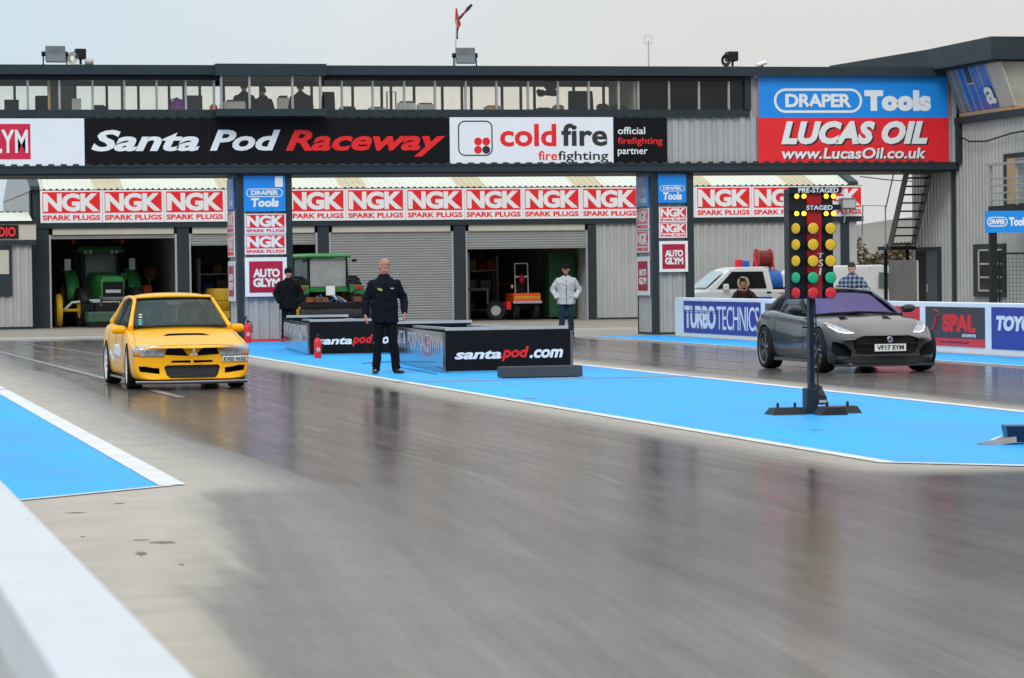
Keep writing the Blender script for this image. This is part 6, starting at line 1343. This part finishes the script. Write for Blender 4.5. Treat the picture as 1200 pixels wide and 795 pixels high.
MB().box(-1.9, .35, -.872, -.862, .80, .82).build('side_moulding', 'plastic', vn); MB().box(1.30, 1.46, -1.02, -.86, .95, 1.10).build('door_mirror', 'vanwhite', vn, bevel=.03)
for x in (-1.35, 1.35):
    for y in (-.76, .76): w_ = tyre_big(vn, x, y, .31, .2, 'steel'); w_.rotation_euler = (0, 0, R(90))

# ------------------------------------------------------------------ stairs, cabinet, fence beside the tower
stt = thing('steel_staircase', 'steep open steel staircase climbing to the gantry beside the control tower', 'staircase', (0, 0, 0))
A0 = W(1057, 286, 75.9); A1 = W(1077, 199, 74.45); n_ = 10
hw = .29
for i in range(n_):
    t = i/(n_ - 1); c = A0.lerp(A1, t); MB().box(c.x - hw, c.x + hw, c.y - .11, c.y + .11, c.z - .02, c.z + .02).build('tread', 'blackmetal', stt)
for s in (1, -1):
    d_ = Vector((s*(hw + .03), 0, 0)); MB().rings([[A0 + d_ + Vector((a_, b_, c_)) for a_, b_, c_ in ((-.02, -.13, -.05), (.02, -.13, -.05), (.02, .13, .05), (-.02, .13, .05))], [A1 + d_ + Vector((a_, b_, c_)) for a_, b_, c_ in ((-.02, -.13, -.05), (.02, -.13, -.05), (.02, .13, .05), (-.02, .13, .05))]]).build('stringer', mat('rusty_stringer', (.13, .11, .095), .6, var=.3), stt)
MB().box(A0.x - .35, A0.x + .35, A0.y - .1, A0.y + .9, A0.z - .16, A0.z - .06).build('landing', 'blackmetal', stt)
for x in (A0.x - .3, A0.x + .3): MB().box(x - .04, x + .04, A0.y + .4, A0.y + .48, 0, A0.z - .161).build('support', 'blackmetal', stt)
hb = A0 + Vector((-.34, .3, 0))
MB().tube([hb + Vector((0, 0, -.1)), hb + Vector((0, 0, 1.0)), hb + Vector((-.55, .2, 1.02)), hb + Vector((-.6, .2, -.15))], .02, 6).build('handrail', 'steel', stt)
MB().tube([hb + Vector((0, 0, .9)), A1 + Vector((-.36, 0, 1.2))], .02, 6).build('handrail', 'steel', stt)
cbx = MB(); q0 = W(1050, 352, 70); q1 = W(1074, 305, 70); cbx.box(q0.x, q1.x, 70, 70.5, 0, q1.z); co = cbx.build('cabinet', None or mat('grey_cabinet_paint', (.145, .14, .13), .5, var=.12, dirt=.15), None, bevel=.01); tag(co, 'tall plain grey cabinet with pale right edge before the tower door', 'cabinet')
MB().box(q1.x + .003, q1.x + .04, 69.98, 70.45, 0, q1.z - .01).build('edge_trim', 'beige', co)
mf = thing('mesh_fence', 'fine wire mesh fence panel beside the sign post before the tower', 'fence', (0, 0, 0)); yF = 61.3; xa_ = W(1171, 300, yF).x; 
zt2 = W(1185, 297, yF).z
MB().cyl((xa_, yF, 0), (xa_, yF, zt2 + .05), .025).build('fence_post', 'blackmetal', mf); MB().cyl((xa_, yF, zt2), (xa_ + 2.2, yF, zt2), .02).build('top_rail', 'blackmetal', mf)
wm = MB(); x = xa_ + .05
while x < xa_ + 2.2: wm.cyl((x, yF, 0), (x, yF, zt2), .0035, n=4, caps=False); x += .085
z = .05
while z < zt2: wm.cyl((xa_, yF, z), (xa_ + 2.2, yF, z), .0035, n=4, caps=False); z += .085
wm.build('wire_mesh', 'plastic', mf)
# twiggy hedge beyond, between workshop and tower
hd_ = MB(); random.seed(3)
for i in range(9000):
    x = random.uniform(51, 62); y = 150 + random.uniform(-1.5, 1.5); top = 3.0 + .6*math.sin(x*.9) + .35*math.sin(x*2.3 + 1); z = top*random.random()**.7
    a = random.uniform(0, PI); s_ = random.uniform(.05, .14); u = Vector((math.cos(a), math.sin(a), random.uniform(-.6, .9)))*s_; v = Vector((-math.sin(a)*.5, math.cos(a)*.5, random.uniform(.2, 1)))*s_*.7; c = Vector((x, y, z))
    hd_.cur = random.choice((0, 0, 1, 2)); hd_.add([c - u, c + v, c + u, c - v], [(0, 1, 2, 3)])
ho = hd_.build('hedge', ['brown_soft', mat('dead_leaf', (.16, .085, .035), .8, var=.3), mat('dull_green_leaf', (.05, .06, .025), .8, var=.3)], None); tag(ho, 'brown winter hedge line seen between the workshop and the tower', 'hedge', kind='stuff')
oc = MB().tube([W(1008, 207, 97), W(1040, 211, 97), W(1075, 213, 97)], .018, 5).build('overhead_cable', 'plastic', None); tag(oc, 'thin overhead cable between the workshop gable and the tower', 'cable')

# ------------------------------------------------------------------ on the gantry roof
def flood(label, px, py, rz, k=1.0, back=False):
    q = W(px, py, GY + .1); o = thing('floodlight', label, 'floodlight', (q.x, GY - .15, 6.62), rz)
    hs = MB(); hs.rings([[(-.20*k, .20, .12), (.20*k, .20, .12), (.20*k, .20, .36), (-.20*k, .20, .36)], [(-.24*k, -.16, .05), (.24*k, -.16, .05), (.24*k, -.08, .46), (-.24*k, -.08, .46)]]); h = hs.build('housing', 'blackmetal' if back else 'lamphouse', o, bevel=.02)
    if not back:
        MB().rings([[(-.22*k, -.172, .08), (.22*k, -.172, .08), (.22*k, -.13, .26), (-.22*k, -.13, .26)], [(-.22*k, -.166, .08), (.22*k, -.166, .08), (.22*k, -.124, .26), (-.22*k, -.124, .26)]]).build('lens', 'lampdark', h)
    MB().tube([(-.27*k, .02, .27), (-.28*k, .0, .02), (-.10*k, -.04, -.06), (.10*k, -.04, -.06), (.28*k, 0, .02), (.27*k, .02, .27)], .018, 6).build('bracket', 'plastic', o)
    for s in (1, -1): MB().cyl((s*.22*k, .02, .27), (s*.31*k, .02, .27), .06, n=10).build('pivot', 'plastic', o)
    return o
flood('grey floodlight on the gantry roof at the far left', 63.5, 72, R(4))
flood('grey floodlight on the gantry roof below the ragged windsock', 542.5, 72, R(-4))
def horn(label, px, m2='beige'):
    q = W(px, 72, GY + .2); o = thing('loudspeaker_horn', label, 'loudspeaker', (q.x, GY + .1, 6.63))
    MB().box(-.13, .13, -.1, .25, .16, .40).build('driver_box', 'blackmetal', o, bevel=.02); MB().rings([[(-.2 + .05*math.cos(2*PI*k/16)*r, -.05 - r*.02, .17 + .06*math.sin(2*PI*k/16)*r) for k in range(16)] for r in (1, 2, 2.6)], caps=False).build('horn', m2, o, smooth=60)
    MB().cyl((0, 0, 0), (0, 0, .18), .03).build('stand', 'plastic', o); MB().box(-.2, .2, -.06, .06, 0, .03).build('foot', 'steel', o); return o
horn('dark and beige loudspeaker horn beside the left floodlight on the roof', 94)
o = horn('dark double loudspeaker on the gantry roof near the blue board', 857, 'blackmetal')
o = thing('roof_camera', 'small white camera tilted on the gantry roof left of the blue board', 'camera', (W(893, 76, GY).x, GY, 6.63)); MB().cyl((0, 0, 0), (0, 0, .06), .03).build('mount', 'plastic', o); MB().cyl((-.14, 0, .05), (.10, -.02, .13), .05, .055, 12).build('housing', 'white', o, smooth=40)
o = thing('roof_camera', 'small pale camera dome beside the beige horn on the gantry roof', 'camera', (W(104.5, 76, GY).x, GY, 6.63)); MB().ball((0, 0, .09), (.11, .11, .09)).build('dome', 'beige', o, smooth=60); MB().cyl((0, 0, 0), (0, 0, .04), .10, n=16).build('base', 'tgreendull', o)
ws_ = thing('windsock', 'ragged red and purple windsock flag on a thin pole on the gantry roof', 'flag', (W(536, 72, GY).x, GY + .3, 6.63))
def wsp(px, py): q = W(px, py, GY + .3); return Vector((q.x - ws_.location.x, 0, q.z - 6.63))
MB().cyl((0, 0, 0), wsp(535.5, 14), .014, n=6).build('pole', 'steel', ws_)
def rag(pts, wd, m, name='cloth'):
    mb = MB(); rs = []
    for i, p in enumerate(pts):
        d = (Vector(pts[min(i+1, len(pts)-1)]) - Vector(pts[max(i-1, 0)])).normalized(); a = Vector((-d.z, 0, d.x)); w = wd[i]; y = .03*math.sin(i*1.7)
        rs.append([p + a*w + Vector((0, y, 0)), p + Vector((0, y + .03, 0)), p - a*w + Vector((0, y, 0)), p + Vector((0, y - .012, 0))])
    mb.rings(rs); return mb.build(name, m, ws_)
MT['ragred'] = mat('ragged_red_cloth', (.55, .05, .04), .7, var=.3, scale=8); MT['ragpurple'] = mat('purple_cloth', (.05, .03, .08), .7, var=.3, scale=8)
rag([wsp(536, 46), wsp(535.5, 40), wsp(536, 33)], [.02, .03, .03], 'ragpurple'); rag([wsp(536, 34), wsp(537.5, 29), wsp(535.5, 22), wsp(534.5, 10)], [.03, .07, .05, .02], 'ragred')
rag([wsp(536, 25), wsp(540, 20), wsp(543, 16.5)], [.03, .035, .03], 'ragpurple'); rag([wsp(541, 18.5), wsp(546, 13.5)], [.025, .03], 'ragred'); rag([wsp(545.5, 14), wsp(549, 10), wsp(553, 5.5)], [.03, .045, .03], 'ragpurple')
an = thing('radio_mast', 'thin aerial with small square loop on the gantry roof', 'aerial', (W(766.5, 76, GY).x, GY + .5, 6.63)); MB().cyl((0, 0, 0), (0, 0, .70), .016, n=6).build('mast', 'steel', an)
MB().tube([(-.09, 0, .62), (-.09, 0, .80), (.09, 0, .80), (.09, 0, .62), (-.09, 0, .62)], .008, 5).build('loop', 'steel', an)

# ------------------------------------------------------------------ things on the sill inside the gantry cabin
def inbox(name, label, cat, px0, px1, py0, m, dy=.7, dd=.35, parts=None):
    a = W(px0, py0, GY + dy); b = W(px1, py0, GY + dy); o = thing(name, label, cat, ((a.x + b.x)/2, GY + dy, 5.38)); w = b.x - a.x; h = a.z - 5.38
    return o, w, h
def monitor(label, px0, px1, py0, m='plastic', dy=.7):
    o, w, h = inbox('monitor', label, 'monitor', px0, px1, py0, m, dy)
    MB().box(-w/2, w/2, -.02, .03, h*.35, h).build('screen', m, o, bevel=.008); MB().box(-.03, .03, 0, .03, .02, h*.36).build('stand', 'plastic', o); MB().box(-w*.3, w*.3, -.08, .1, 0, .02).build('foot', 'plastic', o); return o
def chair(label, px0, px1, py0, m='blackcloth', dy=1.1):
    o, w, h = inbox('office_chair', label, 'chair', px0, px1, py0, m, dy)
    MB().rings([[(-w/2, 0, h*.25), (w/2, 0, h*.25), (w/2, .08, h*.25), (-w/2, .08, h*.25)], [(-w*.48, .06, h), (w*.48, .06, h), (w*.48, .12, h), (-w*.48, .12, h)]]).build('backrest', m, o, bevel=.04); MB().box(-w*.45, w*.45, -.35, .05, h*.15, h*.25).build('seat', m, o, bevel=.03); MB().cyl((0, -.1, 0), (0, -.1, h*.16), .04).build('column', 'plastic', o); return o
def boxes(label, px0, px1, py0, m, dy=.55, name='equipment_box', cat='box'):
    o, w, h = inbox(name, label, cat, px0, px1, py0, m, dy); MB().box(-w/2, w/2, -.12, .12, 0, h*.92).build('case', m, o, bevel=.015); MB().box(-w*.35, w*.35, -.10, .1, h*.92 + .001, h).build('lid', 'plastic', o); return o
monitor('small monitor with pinkish picture at the left end of the cabin', 5, 22, 117, 'maroonwool')
chair('tall dark chair near the wooden post in the left cabin', 41, 59, 112)
wpst = MB().box(W(57.5, 110, GY + .2).x - .03, W(57.5, 110, GY + .2).x + .03, GY + .2, GY + .26, 5.38, 6.28).build('timber_post', 'wood', None); tag(wpst, 'slim timber post inside the left part of the gantry cabin', 'post')
monitor('pale screen tilted on the sill in the left cabin', 84, 95, 115.5, 'alu')
boxes('low dark bag on the sill in the left cabin', 108, 124, 123.5, 'blackcloth')
o, w, h = inbox('bag', 'purple and blue bag on the cabin sill left of the bay', 'bag', 199, 218, 114.5, None, .6); MB().ball((0, 0, h*.45), (w*.5, .18, h*.52)).build('bag_body', mat('purple_fabric', (.22, .05, .36), .7, var=.4, scale=4), o, smooth=60); MB().tube([(-w*.6, 0, h*.2), (-w*.4, 0, h*.9), (0, 0, h*.98)], .02, 6).build('strap', 'plastic', o)
monitor('blue grey monitor beside the purple bag in the cabin', 219, 237, 112, 'bluegrey')
boxes('orange box on the sill at the left of the cabin bay', 246, 254, 123, 'torange')
boxes('grey equipment case in the lower left of the cabin bay', 262, 287, 117.5, 'steel', .2)
boxes('striped grey case between the figures in the cabin bay', 325, 338, 112.5, 'alu', .6)
chair('dark high backed chair just right of the cabin bay', 376, 393, 107.5)
boxes('low black tray on the sill right of the dark chair', 398, 416, 125, 'plastic'); boxes('small box on the sill left of the lantern stand', 432, 451, 125.5, 'interior')
o, w, h = inbox('lantern_frame', 'dark square frame on a thin stand in the middle cabin', 'stand', 452, 465, 108, None, .6); MB().tube([(-w*.4, 0, h*.35), (-w*.4, 0, h), (w*.4, 0, h), (w*.4, 0, h*.35), (-w*.4, 0, h*.35)], .018, 6).build('frame', 'plastic', o); MB().cyl((0, 0, 0), (0, 0, h*1.6), .02, n=6).build('stand', 'plastic', o)
boxes('grey control unit on the sill right of the lantern stand', 466, 486, 119, 'alu'); boxes('pale ribbed cooler on the sill in the middle cabin', 489, 508, 121, 'steel')
boxes('flat brown carton on the sill in the middle cabin', 568, 587, 124, 'wood'); boxes('thin black laptop left of the leather chair', 628, 646, 126.5, 'plastic'); boxes('small pink carton left of the leather chair', 648, 660, 123.5, 'lips')
chair('large dark leather chair in the right of the glazed cabin', 666, 696, 106.5, 'blackcloth', .9)
boxes('small dark case right of the leather chair', 700, 712, 122, 'plastic'); boxes('low dark recorder near the blacked out panes', 715, 733, 124, 'plastic')
o = thing('ceiling_heater', 'dark ragged bundle hanging from the cabin ceiling', 'bundle', (W(641, 95, GY + .8).x, GY + .8, 6.28)); mb = MB()
for k in range(14): mb.ball((random.uniform(-.20, .20), random.uniform(-.1, .1), -.13 + random.uniform(-.16, .12)), (random.uniform(.05, .11), .08, random.uniform(.05, .1)), 8, 6)
mb2 = fuse(mb, 'bundle', 'blackcloth', o, .02, 1)
